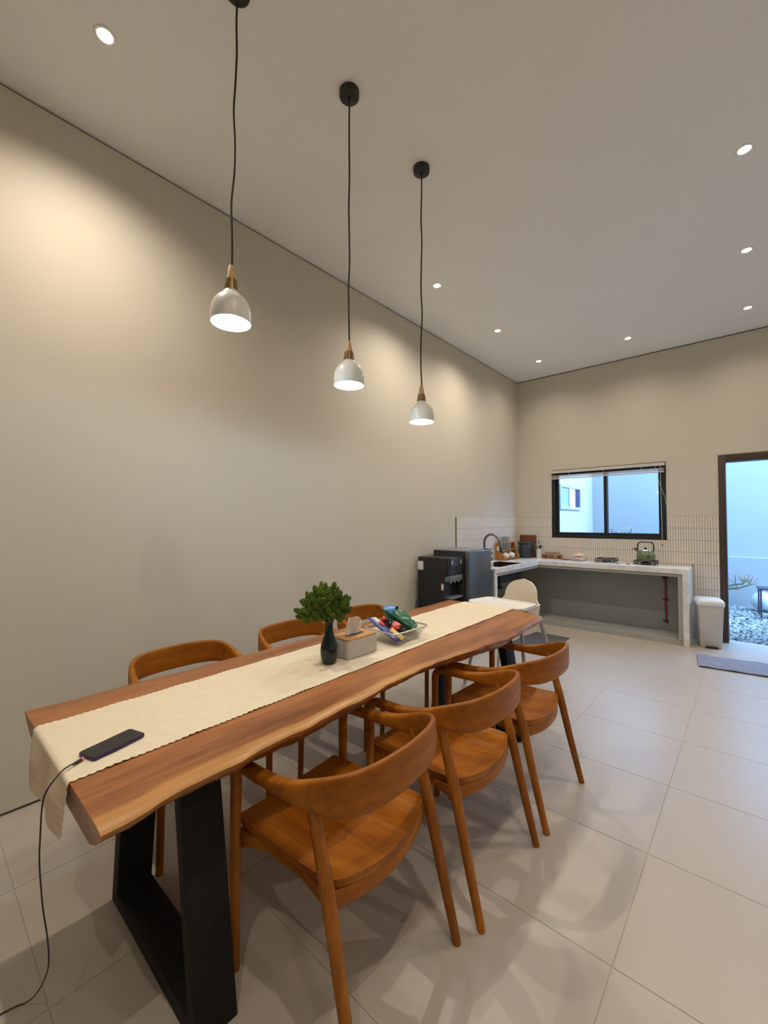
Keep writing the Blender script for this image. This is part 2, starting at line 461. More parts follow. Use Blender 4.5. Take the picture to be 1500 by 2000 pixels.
B().box(0, 0.004, -1.842, -0.004, CT, TOP).build('grout_bed', M['kgrout'], wl, smooth=0)
lt = B()
for r in range(5):
    z1 = TOP - r * ROW; z0 = max(z1 - ROW, CT)
    if z1 - z0 < 0.01: continue
    for c in range(int(1.83 / PITCH)):
        y1 = -0.012 - c * PITCH
        lt.box(0.003, 0.009, y1 - PITCH + 0.0028, y1, z0 + 0.0013, z1 - 0.0013)
o = lt.build('backsplash_tile_field', M['ktile'], wl, smooth=0); o['kind'] = 'stuff'

# kitchen window: black sliding sashes in a reveal
wn = bpy.data.objects.new('window_1', None); COL.objects.link(wn); wn.location = (0, 0, 0); struct(wn)
YF0, YF1 = 0.0, 0.10
fr = B()
fr.box(WX0, WX0 + 0.045, YF0, YF1, WZ0, WZ1); fr.box(WX1 - 0.045, WX1, YF0, YF1, WZ0, WZ1)
fr.box(WX0 + 0.045, WX1 - 0.045, YF0, YF1, WZ0, WZ0 + 0.04); fr.box(WX0 + 0.045, WX1 - 0.045, YF0, YF1, WZ1 - 0.04, WZ1)
fr.build('window_frame', M['alu'], wn, bevel=0.002, seg=1)
MX = 1.232
for nm, a, b, y0, y1 in (('sash', WX0 + 0.045, MX + 0.02, 0.055, 0.085), ('sash', MX - 0.025, WX1 - 0.045, 0.02, 0.05)):
    sb = B(); z0, z1 = WZ0 + 0.04, WZ1 - 0.04
    sb.box(a, a + 0.04, y0, y1, z0, z1); sb.box(b - 0.04, b, y0, y1, z0, z1)
    sb.box(a + 0.04, b - 0.04, y0, y1, z0, z0 + 0.04); sb.box(a + 0.04, b - 0.04, y0, y1, z1 - 0.04, z1)
    so = sb.build(nm, M['alu'], wn, bevel=0.002, seg=1)
    B().box(a + 0.035, b - 0.035, (y0 + y1) / 2 - 0.003, (y0 + y1) / 2 + 0.003, z0 + 0.035, z1 - 0.035).build('pane', M['glass'], so, smooth=0)

# raised venetian blind hung in the head of the window
bl = thing('window_blind', 'pale venetian blind drawn up under the head of the black kitchen window', 'blind', (1.22, -0.03, 2.11))
B().box(-0.70, 0.70, -0.014, 0.014, -0.008, 0.030).build('head_rail', M['blind'], bl, bevel=0.002, seg=1)
for k in range(6):
    B().box(-0.69, 0.69, -0.0125, 0.0125, -0.042 - k * 0.0062, -0.0395 - k * 0.0062).build('slat', M['blind'], bl, smooth=0)
B().box(-0.69, 0.69, -0.013, 0.013, -0.094, -0.080).build('bottom_rail', M['blind'], bl, bevel=0.002, seg=1)
for x in (-0.45, 0.0, 0.45):
    B().tube([(x, -0.015, -0.09), (x, -0.015, 0.0)], 0.0022, 6).build('ladder_cord', M['cord'], bl)
B().tube(smoothpath([(0.655, -0.018, -0.01), (0.657, -0.018, -0.40), (0.662, -0.016, -0.80), (0.663, -0.016, -0.985)]), 0.0025, 6).build('pull_cord', M['cord'], bl)
B().tube(smoothpath([(0.60, -0.018, -0.01), (0.64, -0.018, -0.22), (0.70, -0.022, -0.42), (0.705, -0.02, -0.50)]), 0.0016, 6).build('tilt_cord', M['cord'], bl)

# back door: brown frame, door leaf swung away out of the picture
dr = bpy.data.objects.new('door_1', None); COL.objects.link(dr); struct(dr)
db = B(); w = 0.068
db.box(DX0, DX0 + w, -0.012, T, 0, DZ); db.box(DX1 - w, DX1, -0.012, T, 0, DZ); db.box(DX0 + w, DX1 - w, -0.012, T, DZ - 0.085, DZ)
db.build('door_frame', M['frame'], dr, bevel=0.004, seg=2)
lf = B().box(DX1 - w - 0.04, DX1 - w - 0.002, T + 0.01, T + 0.83, 0.012, DZ - 0.095).build('door_leaf', M['frame'], dr, bevel=0.004)
B().tube([(DX1 - w - 0.042, T + 0.76, 1.0), (DX1 - w - 0.085, T + 0.76, 1.0), (DX1 - w - 0.085, T + 0.64, 1.0)], 0.009, 8).build('door_handle', M['steel'], lf)

# ------------------------------------------------------------------ the court behind the house
struct(B().box(-0.6, 6.2, T, 3.4, -0.30, -0.045).build('ground', M['soil'], smooth=0))
cw = B().box(0.26, 6.2, 3.06, 3.25, -0.1, 2.8).build('wall_court_back', M['ext'], smooth=0); struct(cw)
B().box(0.262, 6.2, 2.94, 3.06, -0.05, 0.80).build('ledge', M['ext'], cw, bevel=0.006, seg=1)
struct(B().box(0.02, 0.26, T + 0.01, 3.25, -0.1, 5.2).build('wall_court_left', M['ext'], smooth=0))
w2 = bpy.data.objects.new('window_2', None); COL.objects.link(w2); struct(w2)
X = 0.26; a, b, z0, z1 = 1.07, 2.20, 1.61, 2.045
fb = B(); e = 0.05
fb.box(X, X + 0.03, a, a + e, z0, z1); fb.box(X, X + 0.03, b - e, b, z0, z1)
fb.box(X, X + 0.03, a + e, b - e, z0, z0 + e); fb.box(X, X + 0.03, a + e, b - e, z1 - e, z1)
fb.box(X, X + 0.026, 1.53, 1.58, z0 + e, z1 - e)
fb.build('window_frame', M['grey_alu'], w2, bevel=0.002, seg=1)
B().box(X, X + 0.010, a + e, 1.53, z0 + e, z1 - e).build('pane', M['dark_glass'], w2, smooth=0)
B().box(X, X + 0.010, 1.58, 1.90, z0 + e, z1 - e).build('pane', M['white_plastic'], w2, smooth=0)
B().box(X, X + 0.010, 1.90, b - e, z0 + e, z1 - e).build('pane', M['phone_edge'], w2, smooth=0)

# gravel: thousands of pebbles, one mesh
rng = random.Random(3)
gv, gf = [], []
ico_v = []; ph = (1 + 5 ** .5) / 2
for q in ((-1, ph, 0), (1, ph, 0), (-1, -ph, 0), (1, -ph, 0), (0, -1, ph), (0, 1, ph), (0, -1, -ph), (0, 1, -ph), (ph, 0, -1), (ph, 0, 1), (-ph, 0, -1), (-ph, 0, 1)):
    ico_v.append(Vector(q).normalized())
ico_f = [(0, 11, 5), (0, 5, 1), (0, 1, 7), (0, 7, 10), (0, 10, 11), (1, 5, 9), (5, 11, 4), (11, 10, 2), (10, 7, 6), (7, 1, 8),
         (3, 9, 4), (3, 4, 2), (3, 2, 6), (3, 6, 8), (3, 8, 9), (4, 9, 5), (2, 4, 11), (6, 2, 10), (8, 6, 7), (9, 8, 1)]
gb = B()
for k in range(6500):
    x = rng.uniform(2.2, 4.4); y = rng.uniform(0.19, 2.93)
    if rng.random() < 0.3: x = rng.uniform(0.3, 2.3)
    sx, sy, sz = rng.uniform(0.018, 0.036), rng.uniform(0.014, 0.026), rng.uniform(0.008, 0.016)
    ro = Euler((rng.uniform(-.5, .5), rng.uniform(-.5, .5), rng.uniform(0, PI))).to_matrix()
    zc = -0.038 + rng.uniform(0, 0.018)
    gb.add([ro @ Vector((v.x * sx, v.y * sy, v.z * sz)) * rng.uniform(.9, 1.1) + Vector((x, y, zc)) for v in ico_v], ico_f)
o = gb.build('gravel', M['gravel'], smooth=0, fix=False); tag(o, 'grey pebble gravel covering the court outside the back door', 'gravel'); o['kind'] = 'stuff'

gs = thing('garden_globe', 'white globe lamp resting on the gravel behind the dark stool', 'lamp', (2.83, 2.60, -0.004))
B().lathe([(0.145 * math.sin(PI * k / 24), 0.15 - 0.145 * math.cos(PI * k / 24)) for k in range(1, 25)], 32).build('shade', M['globe'], gs)
B().lathe([(0.055, 0.0), (0.055, 0.012), (0.05, 0.016)], 24, cap0=True, cap1=True).build('base', M['blackp'], gs)
st = thing('garden_stool', 'low dark metal stool standing on the gravel in front of the white globe', 'stool', (2.965, 2.09, -0.004), 0.09)
B().box(-0.20, 0.22, -0.16, 0.16, 0.405, 0.425).build('seat', M['stool'], st, bevel=0.006)
for x in (-0.17, 0.19):
    for y in (-0.13, 0.13):
        B().tube([(x - 0.0, y, 0.0), (x, y, 0.405)], 0.011, 8).build('leg', M['stool'], st)

# pot plant peeping round the door frame
pp = thing('potted_succulent', 'pale spiky succulent in a round pot just behind the brown door frame', 'plant', (2.275, 2.45, -0.004))
B().lathe([(0.09, 0.0), (0.14, 0.06), (0.155, 0.16), (0.13, 0.26), (0.115, 0.28), (0.105, 0.27), (0.10, 0.22)], 28, cap0=True, cap1=True).build('pot', M['pot'], pp)
for pts in ([(0.0, 0, 0.24), (0.10, 0, 0.34), (0.22, 0, 0.39), (0.34, 0, 0.42)], [(0.02, 0.02, 0.24), (0.12, 0.02, 0.31), (0.26, 0.0, 0.34), (0.40, 0, 0.40)], [(0.0, 0, 0.24), (0.02, 0.03, 0.45), (0.06, 0.02, 0.62)]):
    B().tube(smoothpath(pts), [0.016] * 17 + [0.012] * 8 if len(pts) == 4 else [0.016] * 17, 8).build('branch', M['branch'], pp)
def blade(L, w):
    return B().loft([[Vector((t * L, sx * w * math.sin(PI * min(1, 0.12 + t * 0.88)) ** 0.7, sz * 0.004 + 0.06 * L * t * t)) for sx, sz in ((-1, 0), (0, -1), (1, 0), (0, 1))] for t in (0, .2, .4, .6, .8, .98)])
leaf_me = blade(0.15, 0.014).mesh('leaf', M['plumeria'])
for k, (bx, bz, ay) in enumerate([(0.34, 0.43, a) for a in (-2.5, -2.1, -1.75, -1.4, -1.0, -0.6)] + [(0.40, 0.41, a) for a in (-2.0, -1.55, -1.15, -0.7, -0.2, 0.25)] + [(0.24, 0.40, a) for a in (-2.3, -1.6, 1.2)] + [(0.06, 0.63, a) for a in (-2.5, -1.6, -0.5, 0.3)]):
    share('leaf', leaf_me, pp, (bx, rng.uniform(-.02, .02), bz), (rng.uniform(-.5, .5), ay, rng.uniform(-.4, .4)), (rng.uniform(.8, 1.15),) * 3)

# shrubs that just reach the window sill outside
sleaf = blade(0.09, 0.016).mesh('leaf', M['leaf'])
for nm, lb, x, y, h in (('court_shrub', 'low shrub outside the kitchen window, its tip nearest the window divider', 1.155, 0.70, 1.275),
                        ('court_shrub', 'shortest shrub outside the kitchen window, barely above the sill', 1.283, 0.72, 1.235),
                        ('court_shrub', 'low shrub outside the kitchen window, furthest right of the three', 1.397, 0.70, 1.28)):
    s_ = thing(nm, lb, 'shrub', (x, y, -0.004), group='shrubs under the kitchen window')
    for q in range(3):
        ax, ay = (q - 1) * 0.07, rng.uniform(-.04, .04)
        B().tube(smoothpath([(0, 0, 0), (ax * .3, ay * .3, h * .5), (ax, ay, h + 0.02 - abs(q - 1) * 0.05)]), 0.006, 6).build('stem', M['branch'], s_)
        for k in range(9):
            t = 0.45 + 0.55 * k / 8
            share('leaf', sleaf, s_, (ax * t, ay * t, (h - abs(q - 1) * 0.05) * t), (0, rng.uniform(-.9, -.2), rng.uniform(0, 2 * PI)), (rng.uniform(.7, 1.1),) * 3)

# ================================================================== CEILING LIGHTS
def downlight(x, y, label):
    k = 0.43 if y > -1 else ((1.7 if y < -5 else 1.25) if x < 1 else 1.0)
    t = thing('downlight', label, 'ceiling light', (x, y, H), group='recessed ceiling downlights')
    B().lathe([(0.030, -0.001), (0.042, -0.001), (0.044, -0.004), (0.040, -0.007), (0.031, -0.006), (0.030, -0.001)], 32).build('trim_ring', M['trim'], t)
    B().lathe([(0.001, -0.010), (0.012, -0.009), (0.022, -0.006), (0.0295, -0.002)], 24, cap0=True).build('lens', M['lens'], t)
    d = bpy.data.lights.new('downlight_beam', 'SPOT'); d.energy = SPOT_W * k; d.color = WARM
    d.spot_size = math.radians(150); d.spot_blend = 1.0; d.shadow_soft_size = 0.018
    lo = bpy.data.objects.new('beam', d); COL.objects.link(lo); lo.parent = t; lo.location = (0, 0, -0.016)
for x, y, lb in (
        (0.611, -5.72, 'recessed downlight glowing at the upper left of the ceiling, left of the pendant cords'),
        (0.60, -3.10, 'downlight along the left wall, nearest the third pendant canopy'),
        (0.60, -1.885, 'downlight along the left wall, middle of the three toward the kitchen corner'),
        (0.60, -0.675, 'downlight closest to the kitchen corner where both walls meet'),
        (1.66, -0.68, 'downlight above the kitchen window, alone between corner and right column'),
        (2.73, -0.68, 'downlight above the back door, farthest of the right column'),
        (2.73, -1.885, 'middle downlight of the column at the right edge of the ceiling'),
        (2.73, -3.09, 'nearest downlight of the column at the right edge of the ceiling'),
        (2.73, -5.72, 'downlight over the open floor beside the near table end'),
        (2.73, -6.93, 'downlight behind the camera over the open floor'),
        (4.6, -1.9, 'downlight in the far right row toward the back wall'),
        (4.6, -4.3, 'downlight in the far right row beside the middle of the room'),
        (4.6, -6.7, 'downlight in the far right row behind the camera')):
    downlight(x, y, lb)

def pendant(x, y, rim, label, wig, can=(0.016, -0.012)):
    t = thing('pendant_lamp', label, 'pendant lamp', (x, y, rim), group='three pendant lamps above the dining table')
    prof = [(0.026, 0.127), (0.030, 0.118), (0.038, 0.109), (0.052, 0.097), (0.063, 0.083), (0.071, 0.064), (0.0750, 0.040), (0.0760, 0.018), (0.0755, 0.0)]
    inn = [(r - 0.0025, z) for r, z in reversed(prof)]
    B().lathe(prof + inn, 48).build('shade', M['pend'], t, smooth=60)
    B().lathe([(0.0275, 0.125), (0.0275, 0.128), (0.0215, 0.168), (0.0195, 0.168)], 32, cap0=True, cap1=True).build('collar', M['brass'], t)
    B().lathe([(0.0190, 0.167), (0.0100, 0.222), (0.0085, 0.2245)], 28, cap0=True, cap1=True).build('wood_neck', M['pend_wood'], t)
    B().lathe([(0.002, 0.012), (0.020, 0.016), (0.029, 0.030), (0.031, 0.045), (0.025, 0.066), (0.016, 0.085), (0.014, 0.118)], 24, cap0=True, cap1=True).build('bulb', M['bulb'], t)
    top = H - rim
    z0 = 0.222; n = 9
    pts = [(wig * math.sin(2.1 * k + y) * (0.3 if k in (0, n) else 1.0) + lerp(0, can[0], k / n), wig * math.cos(1.7 * k) * 0.5 * (k < n) + lerp(0, can[1], k / n), lerp(z0, top - 0.02, k / n)) for k in range(n + 1)]
    B().tube(smoothpath(pts, 6), 0.0042, 8).build('cable', M['pcable'], t)
    B().lathe([(0.004, -0.034), (0.040, -0.033), (0.0485, -0.028), (0.050, -0.004), (0.050, -0.0005)], 40, c=(can[0], can[1], top), cap0=True, cap1=True).build('canopy', M['blackp'], t)
    B().lathe([(0.005, -0.052), (0.007, -0.046), (0.008, -0.033)], 12, c=(can[0], can[1], top), cap0=True).build('cord_grip', M['blackp'], t)
    d = bpy.data.lights.new('pendant_light', 'POINT'); d.energy = PEND_W; d.color = (0.72, 0.90, 1.0); d.shadow_soft_size = 0.010
    lo = bpy.data.objects.new('glow', d); COL.objects.link(lo); lo.parent = t; lo.location = (0, 0, 0.0)
pendant(1.226, -5.451, 2.178, 'white bell pendant hanging lowest in view, nearest the camera, canopy cut by the frame', 0.006, (-0.022, 0.032))
pendant(1.228, -4.821, 2.088, 'white bell pendant in the middle of the row over the table', 0.003)
pendant(1.230, -4.213, 2.012, 'white bell pendant farthest from the camera, over the far half of the table', 0.005)

# ================================================================== DINING TABLE
TZ, TB = 0.760, 0.676
table = thing('dining_table', 'long live-edge slab dining table with reddish brown grain and black trapezoid legs', 'table', (1.25, -4.65, 0))
NY = 110
Y0, Y1 = -5.99, -3.30
def right_edge(y):
    b = interp(y, [-5.99, -5.75, -5.45, -5.165, -4.9, -4.63, -4.3, -3.975, -3.7, -3.42, -3.30], [1.690, 1.662, 1.648, 1.634, 1.612, 1.612, 1.655, 1.690, 1.672, 1.668, 1.640])
    return b + 0.0025 * math.sin(23 * y) + 0.002 * math.sin(51 * y + 1)
def left_edge(y):
    return 0.845 + 0.010 * math.sin(2.2 * y) + 0.004 * math.sin(17 * y)
rings, sapv = [], []
wr = random.Random(11)
for i in range(NY + 1):
    y = lerp(Y0, Y1, i / NY)
    yy = y
    xl, xr = left_edge(y), right_edge(y)
    und = 0.085 + 0.016 * math.sin(5 * y) + wr.uniform(-.004, .004)
    j = lambda s=0.003: wr.uniform(-s, s)
    sec = [(xl, TZ - 0.003, .35), (xl + 0.004, TZ, .3)]
    for k in range(1, 12):
        t = k / 12; sec.append((lerp(xl, xr, t), TZ, 0.0 if t < 0.8 else (t - 0.8) / 0.2 * 0.62))
    sec += [(xr - 0.030, TZ - 0.001, .80), (xr - 0.008, TZ - 0.004, 0.92), (xr - 0.001 + j(.0015), TZ - 0.010, 0.9), (xr - 0.010 + j(), TZ - 0.026, 0.55),
            (xr - und * 0.5 + j(), TZ - 0.056, .15), (xr - und + j(), TB + 0.004, .05), (xr - und - 0.02, TB, .2)]
    sec += [(lerp(xr - 0.12, xl + 0.16, k / 4), TB, 0) for k in range(0, 5)]
    sec += [(xl + 0.10 + j(), TB + 0.006, .1), (xl + 0.055 + j(), TZ - 0.055, .2), (xl + 0.018 + j(), TZ - 0.03, .3)]
    # far right corner is broken off in a rough slant
    ring = []
    for x, z, s in sec:
        yo = y
        if i == 0: yo += 0.008 * (TZ - z) / 0.084
        if i == NY: yo += -0.11 * max(0, x - 1.42) / 0.24 + (0.012 * math.sin(55 * x) if x > 1.5 else 0)
        elif i > NY - 6: yo += (-0.11 * max(0, x - 1.42) / 0.24) * (1 - (NY - i) / 6)
        ring.append(Vector((x - 1.25, yo + 4.65, z))); sapv.append(s * interp(y, [-5.99, -5.1, -4.3], [1.0, 0.8, 0.5]))
    rings.append(ring)
tb = B().loft(rings)
me = tb.mesh('tabletop', M['slab'], smooth=50)
top_o = bpy.data.objects.new('tabletop', me); COL.objects.link(top_o); top_o.parent = table
at = me.attributes.new('sap', 'FLOAT', 'POINT')
for i, s in enumerate(sapv): at.data[i].value = s
for nm, ya in (('leg_frame', -5.74), ('leg_frame', -3.67)):
    y0, y1 = ya + 4.65, ya + 0.12 + 4.65
    ol, orr = -0.345, 0.350              # outer x at the floor
    il, ir, tz = 0.085, 0.115, TB - 0.0005
    th = 0.05
    outer = [(ol, 0.0), (orr, 0.0), (orr - ir, tz), (ol + il, tz)]
    k = lambda z: z / tz
    inner = [(ol + il * k(th) + th, th), (orr - ir * k(th) - th, th), (orr - ir - th, tz - th * 0.5), (ol + il + th, tz - th * 0.5)]
    vs = []
    for y in (y0, y1): vs += [(x, y, z) for x, z in outer] + [(x, y, z) for x, z in inner]
    fs = []
    for a in range(4):
        b = (a + 1) % 4
        fs += [(a, b, 4 + b, 4 + a), (8 + b, 8 + a, 12 + a, 12 + b), (a, 8 + a, 8 + b, b), (4 + b, 12 + b, 12 + a, 4 + a)]
    B().add(vs, fs).build(nm, M['black'], table, bevel=0.004, seg=2)

# runner
def runner_edge(u, s):                     # crochet scallops
    return 0.0065 * abs(math.sin(s * PI / 0.020))
run = B()
LEN = Y1 - Y0
hang = 0.145
NR, NC = 900, 14
def run_pt(u, v):
    s = u * (LEN + hang + 0.05) - hang          # arc length from the near edge of the table
    y = Y0 + s; z = TZ + 0.0035
    x0 = lerp(1.022, 0.978, max(0, s) / LEN); x1 = lerp(1.437, 1.392, max(0, s) / LEN)
    x0 -= runner_edge(u, s); x1 += runner_edge(u, s)
    if s < 0:                                 # hangs down the end grain, a little gathered
        d = -s
        x0 += 0.045 * (d / hang); x1 -= 0.018 * (d / hang) ** 2
    x = lerp(x0, x1, v)
    r = 0.010
    if s < 0.004:
        q = 0.004 - s
        if q < r * PI / 2:
            a = q / r; y = Y0 + 0.004 - r * math.sin(a); z = TZ + 0.0035 - r + r * math.cos(a)
        else:
            d = q - r * PI / 2; y = Y0 - 0.006 - 0.006 * (1 + math.sin(v * 10 + 0.3)) * min(1, d / 0.06) - 0.05 * d; z = TZ + 0.0035 - r - d
    elif s > LEN - 0.01:
        q = s - (LEN - 0.01); y = Y1 - 0.01 + min(q, 0.018); z = TZ + 0.0035 - max(0, q - 0.012)
        y += 0.004
    else:
        z += 0.0036 * max(0, math.sin(14 * s + 5 * v)) * math.sin(PI * v) * (0.5 + 0.5 * math.sin(3.1 * s)) + 0.002 * max(0, math.sin(30 * s - 9 * v + 1))
    return (x, y, z)
run.grid(NC, NR, lambda a, b: run_pt(b, a))
ro = run.build('table_runner', M['cloth'], solid=0.0012, smooth=60)
tag(ro, 'cream cotton table runner with scalloped crochet edges, hanging over the near table end', 'table runner')

# phone and its charging cable
RZ = TZ + 0.0072
ph_ = thing('smartphone', 'dark smartphone with blue edge lying on the runner at the near table end', 'phone', (1.334, -5.865, RZ), math.radians(-73.5) + PI)
B().loft([rrect(0.150, 0.072, 0.009, 5, z) for z in (0.0, 0.0075)]).build('body', M['phone_edge'], ph_, bevel=0.0018, seg=2)
B().loft([rrect(0.147, 0.069, 0.0085, 5, z) for z in (0.0072, 0.0082)]).build('screen', M['phone'], ph_)
cb = thing('charging_cable', 'thin dark charging cable running from the phone down past the table end', 'cable', (1.36, -5.945, RZ))
cp = [(1.359, -5.945, RZ + 0.004), (1.370, -5.968, RZ + 0.005), (1.384, -5.993, RZ + 0.004), (1.400, -6.022, 0.752), (1.393, -6.034, 0.715), (1.375, -6.035, 0.62), (1.362, -6.033, 0.54),
      (1.345, -6.022, 0.42), (1.335, -6.010, 0.33), (1.300, -6.000, 0.235), (1.240, -5.997, 0.15), (1.175, -6.002, 0.07), (1.120, -6.015, 0.014), (1.095, -6.045, 0.0035), (1.090, -6.10, 0.0035), (1.10, -6.25, 0.0035)]
B().tube(smoothpath([Vector(p) - Vector((1.36, -5.945, RZ)) for p in cp], 8), 0.0019, 8).build('cord', M['cable'], cb)
d_ = Vector((cp[1][0] - cp[0][0], cp[1][1] - cp[0][1], 0)).normalized()
B().tube([d_ * -0.003 + Vector((0, 0, .004)), d_ * 0.018 + Vector((0, 0, .004)), d_ * 0.028 + Vector((0, 0, .0045))], [0.0042, 0.0042, 0.0022], 10).build('plug', M['cable'], cb)
B().tube([d_ * -0.0015 + Vector((0, 0, .0045)), d_ * 0.003 + Vector((0, 0, .0045))], 0.0047, 10).build('plug_ring', M['pink'], cb)

# vase and grass heads
va = thing('bud_vase', 'small dark teal bottle vase standing on the runner, left of the tissue box', 'vase', (1.267, -4.985, RZ - 0.0012))
vp = [(0.022, 0.0), (0.030, 0.002), (0.037, 0.02), (0.0405, 0.05), (0.038, 0.078), (0.030, 0.108), (0.021, 0.132), (0.0175, 0.155), (0.018, 0.172), (0.0205, 0.186), (0.0225, 0.190), (0.0205, 0.190), (0.016, 0.178), (0.0145, 0.155), (0.016, 0.13)]
B().lathe(vp, 40, cap0=True, cap1=True).build('body', M['vase'], va)
bq = thing('grass_bouquet', 'bunch of fuzzy green grass heads held in the dark teal vase', 'flowers', (1.267, -4.985, RZ + 0.13))
def head(seed):
    r_ = random.Random(seed); b = B(); n = 9
    def ring(rr, z, tw, spike):
        return [Vector((rr * (spike if k % 2 else 0.72) * math.cos(PI * k / n + tw), rr * (spike if k % 2 else 0.72) * math.sin(PI * k / n + tw), z + (0.003 if k % 2 else -0.001))) for k in range(2 * n)]
    zs = [0, .006, .013, .021, .029, .037, .044, .049]; rs = [.003, .0085, .0115, .0122, .0115, .0095, .0062, .002]
    b.loft([ring(r * r_.uniform(.92, 1.1), z, (PI / n) * (i % 2) + r_.uniform(-.1, .1), 1.18) for i, (r, z) in enumerate(zip(rs, zs))])
    return b.mesh('flower_head', M['green'], smooth=20)
heads = [head(s) for s in range(4)]
br = random.Random(21)
tips = []
for k in range(92):
    a = k * 2.399963; f = math.sqrt((k + .5) / 92)
    el = f * 1.45
    R = br.uniform(0.45, 1.0) ** 0.6 * lerp(0.150, 0.112, f)
    x, y = R * math.sin(el) * math.cos(a) * 0.86, R * math.sin(el) * math.sin(a) * 0.86
    tips.append((x - 0.010, y - 0.012, 0.058 + R * math.cos(el) + 0.012 * br.random()))
for k in range(16):
    a = k * 2.4 + 0.5; r_2 = br.uniform(0.022, 0.060)
    tips.append((r_2 * math.cos(a), r_2 * math.sin(a), br.uniform(0.062, 0.085)))
for q in ((-0.075, -0.085, 0.075), (-0.070, -0.095, 0.100), (-0.055, -0.07, 0.085)): tips.append(q)
for k, tp in enumerate(tips):
    d = Vector((tp[0] * 1.15, tp[1] * 1.15, tp[2] - 0.03)).normalized()
    d = (d + Vector((br.uniform(-.25, .25), br.uniform(-.25, .25), br.uniform(-.1, .25)))).normalized()
    q = d.to_track_quat('Z', 'Y').to_euler()
    share('flower_head', heads[k % 4], bq, tp, q, (br.uniform(.78, 1.0), ) * 2 + (br.uniform(.76, .95),))
    if k % 2 == 0:
        ang = math.atan2(tp[1], tp[0])
        B().tube(smoothpath([(0.006 * math.cos(ang), 0.006 * math.sin(ang), 0.01), (0.011 * math.cos(ang), 0.011 * math.sin(ang), 0.058), (tp[0] * .55, tp[1] * .55, lerp(0.058, tp[2], .62)), tp], 4), 0.0011, 5).build('stem', M['stem'], bq)

# tissue box
tbx = thing('tissue_box', 'grey rectangular tissue box with light wood lid and a white tissue pulled up', 'tissue box', (1.248, -4.805, RZ - 0.0008), math.radians(-1))
B().loft([rrect(0.128, 0.205, 0.016, 6, z) for z in (0, 0.085)]).build('body', M['grey_box'], tbx, bevel=0.002)
lid = B(); ho = [Vector((0.020 * math.cos(2 * PI * k / 24), 0.060 * math.sin(2 * PI * k / 24), 0)) for k in range(24)]
ou = rrect(0.126, 0.203, 0.016, 5); 
ou = [Vector(p) for p in ou]
B().loft([rrect(0.127, 0.204, 0.0155, 6, z) for z in (0.0852, 0.0915)]).build('lid', M['lid'], tbx, bevel=0.0015)
B().loft([[p * s + Vector((0, 0, z)) for p in ho] for s, z in ((1, 0.0913), (1, 0.0919))]).build('slot', M['blackp'], tbx)
def tis(u, v):
    a = (u - .5) * 2; h = 0.074 * v
    wv = 0.056 * (0.85 + 0.25 * math.sin(2.6 * v))
    top = 0.014 * math.cos(a * 2.0 + 0.5) + 0.006 * math.sin(7 * a)
    x = (0.010 * math.sin(a * 4.5) * (0.4 + v) + 0.022 * v * v * (1 if v else 0)) - 0.006
    return (x, a * wv - 0.012 * v, 0.0918 + h + top * v * v)
B().grid(24, 12, tis).build('tissue', M['paper'], tbx, solid=0.0012, smooth=80)

# wire basket with snacks
BX, BY = 1.245, -4.475
bk = thing('wire_basket', 'pale wire mesh basket of snacks on the runner beyond the tissue box', 'basket', (BX, BY, RZ - 0.001), math.radians(-2))
HB = 0.066
def bring(t):
    return rrect(lerp(0.155, 0.235, t), lerp(0.20, 0.285, t), lerp(0.02, 0.035, t), 6, lerp(0.002, HB, t))
B().tube(bring(1.0), 0.0042, 8, closed=True).build('rim', M['wire'], bk)
B().tube(bring(0.0), 0.002, 6, closed=True).build('base_ring', M['wire'], bk)
ms = B()
r0, r1 = bring(0.0), bring(1.0)
def along(ring, t):
    t = (t % 1.0) * len(ring); i = int(t); return ring[i].lerp(ring[(i + 1) % len(ring)], t - i)
def resample(ring, N):
    L = [(ring[(i + 1) % len(ring)] - ring[i]).length for i in range(len(ring))]; tot = sum(L); out = []; i = 0; acc = 0
    for k in range(N):
        d = tot * k / N
        while acc + L[i] < d: acc += L[i]; i += 1
        out.append(ring[i].lerp(ring[(i + 1) % len(ring)], (d - acc) / max(L[i], 1e-9)))
    return out
NW = 96
p0, p1 = resample(r0, NW), resample(r1, NW)
for k in range(NW): ms.tube([p0[k], p1[k]], 0.00055, 4)
for q in range(1, 9):
    t = q / 9; ms.tube([a.lerp(b, t) for a, b in zip(p0, p1)][::2], 0.00055, 4, closed=True)
for k in range(-8, 9):
    ms.tube([(k * 0.009, -0.098, 0.002), (k * 0.009, 0.098, 0.002)], 0.00055, 4)
for k in range(-10, 11):
    ms.tube([(-0.076, k * 0.0095, 0.002), (0.076, k * 0.0095, 0.002)], 0.00055, 4)
o = ms.build('mesh', M['wire'], bk, smooth=0); o['kind'] = 'stuff'

def pillow(w, h, t, wr=0.3, seed=1, n=16):
    """a filled foil bag with pinched ends"""
    r_ = random.Random(seed); ph1, ph2 = r_.uniform(0, 6), r_.uniform(0, 6)
    def f(sg):
        def g(u, v):
            a, b = 2 * u - 1, 2 * v - 1
            th = t * max(0, (1 - a * a)) ** 0.6 * max(0, (1 - b ** 4)) ** 0.7
            th *= 1 + wr * (0.4 * math.sin(6 * a + 4 * b + ph1) + 0.3 * math.sin(11 * b - 5 * a + ph2))
            return (a * w / 2 * (1 - 0.06 * (1 - b * b)), b * h / 2 * (1 - 0.05 * (1 - a * a)), sg * (th + 0.0006))
        return g
    b = B(); b.grid(n, n, f(1)); b.grid(n, n, f(-1))
    return b

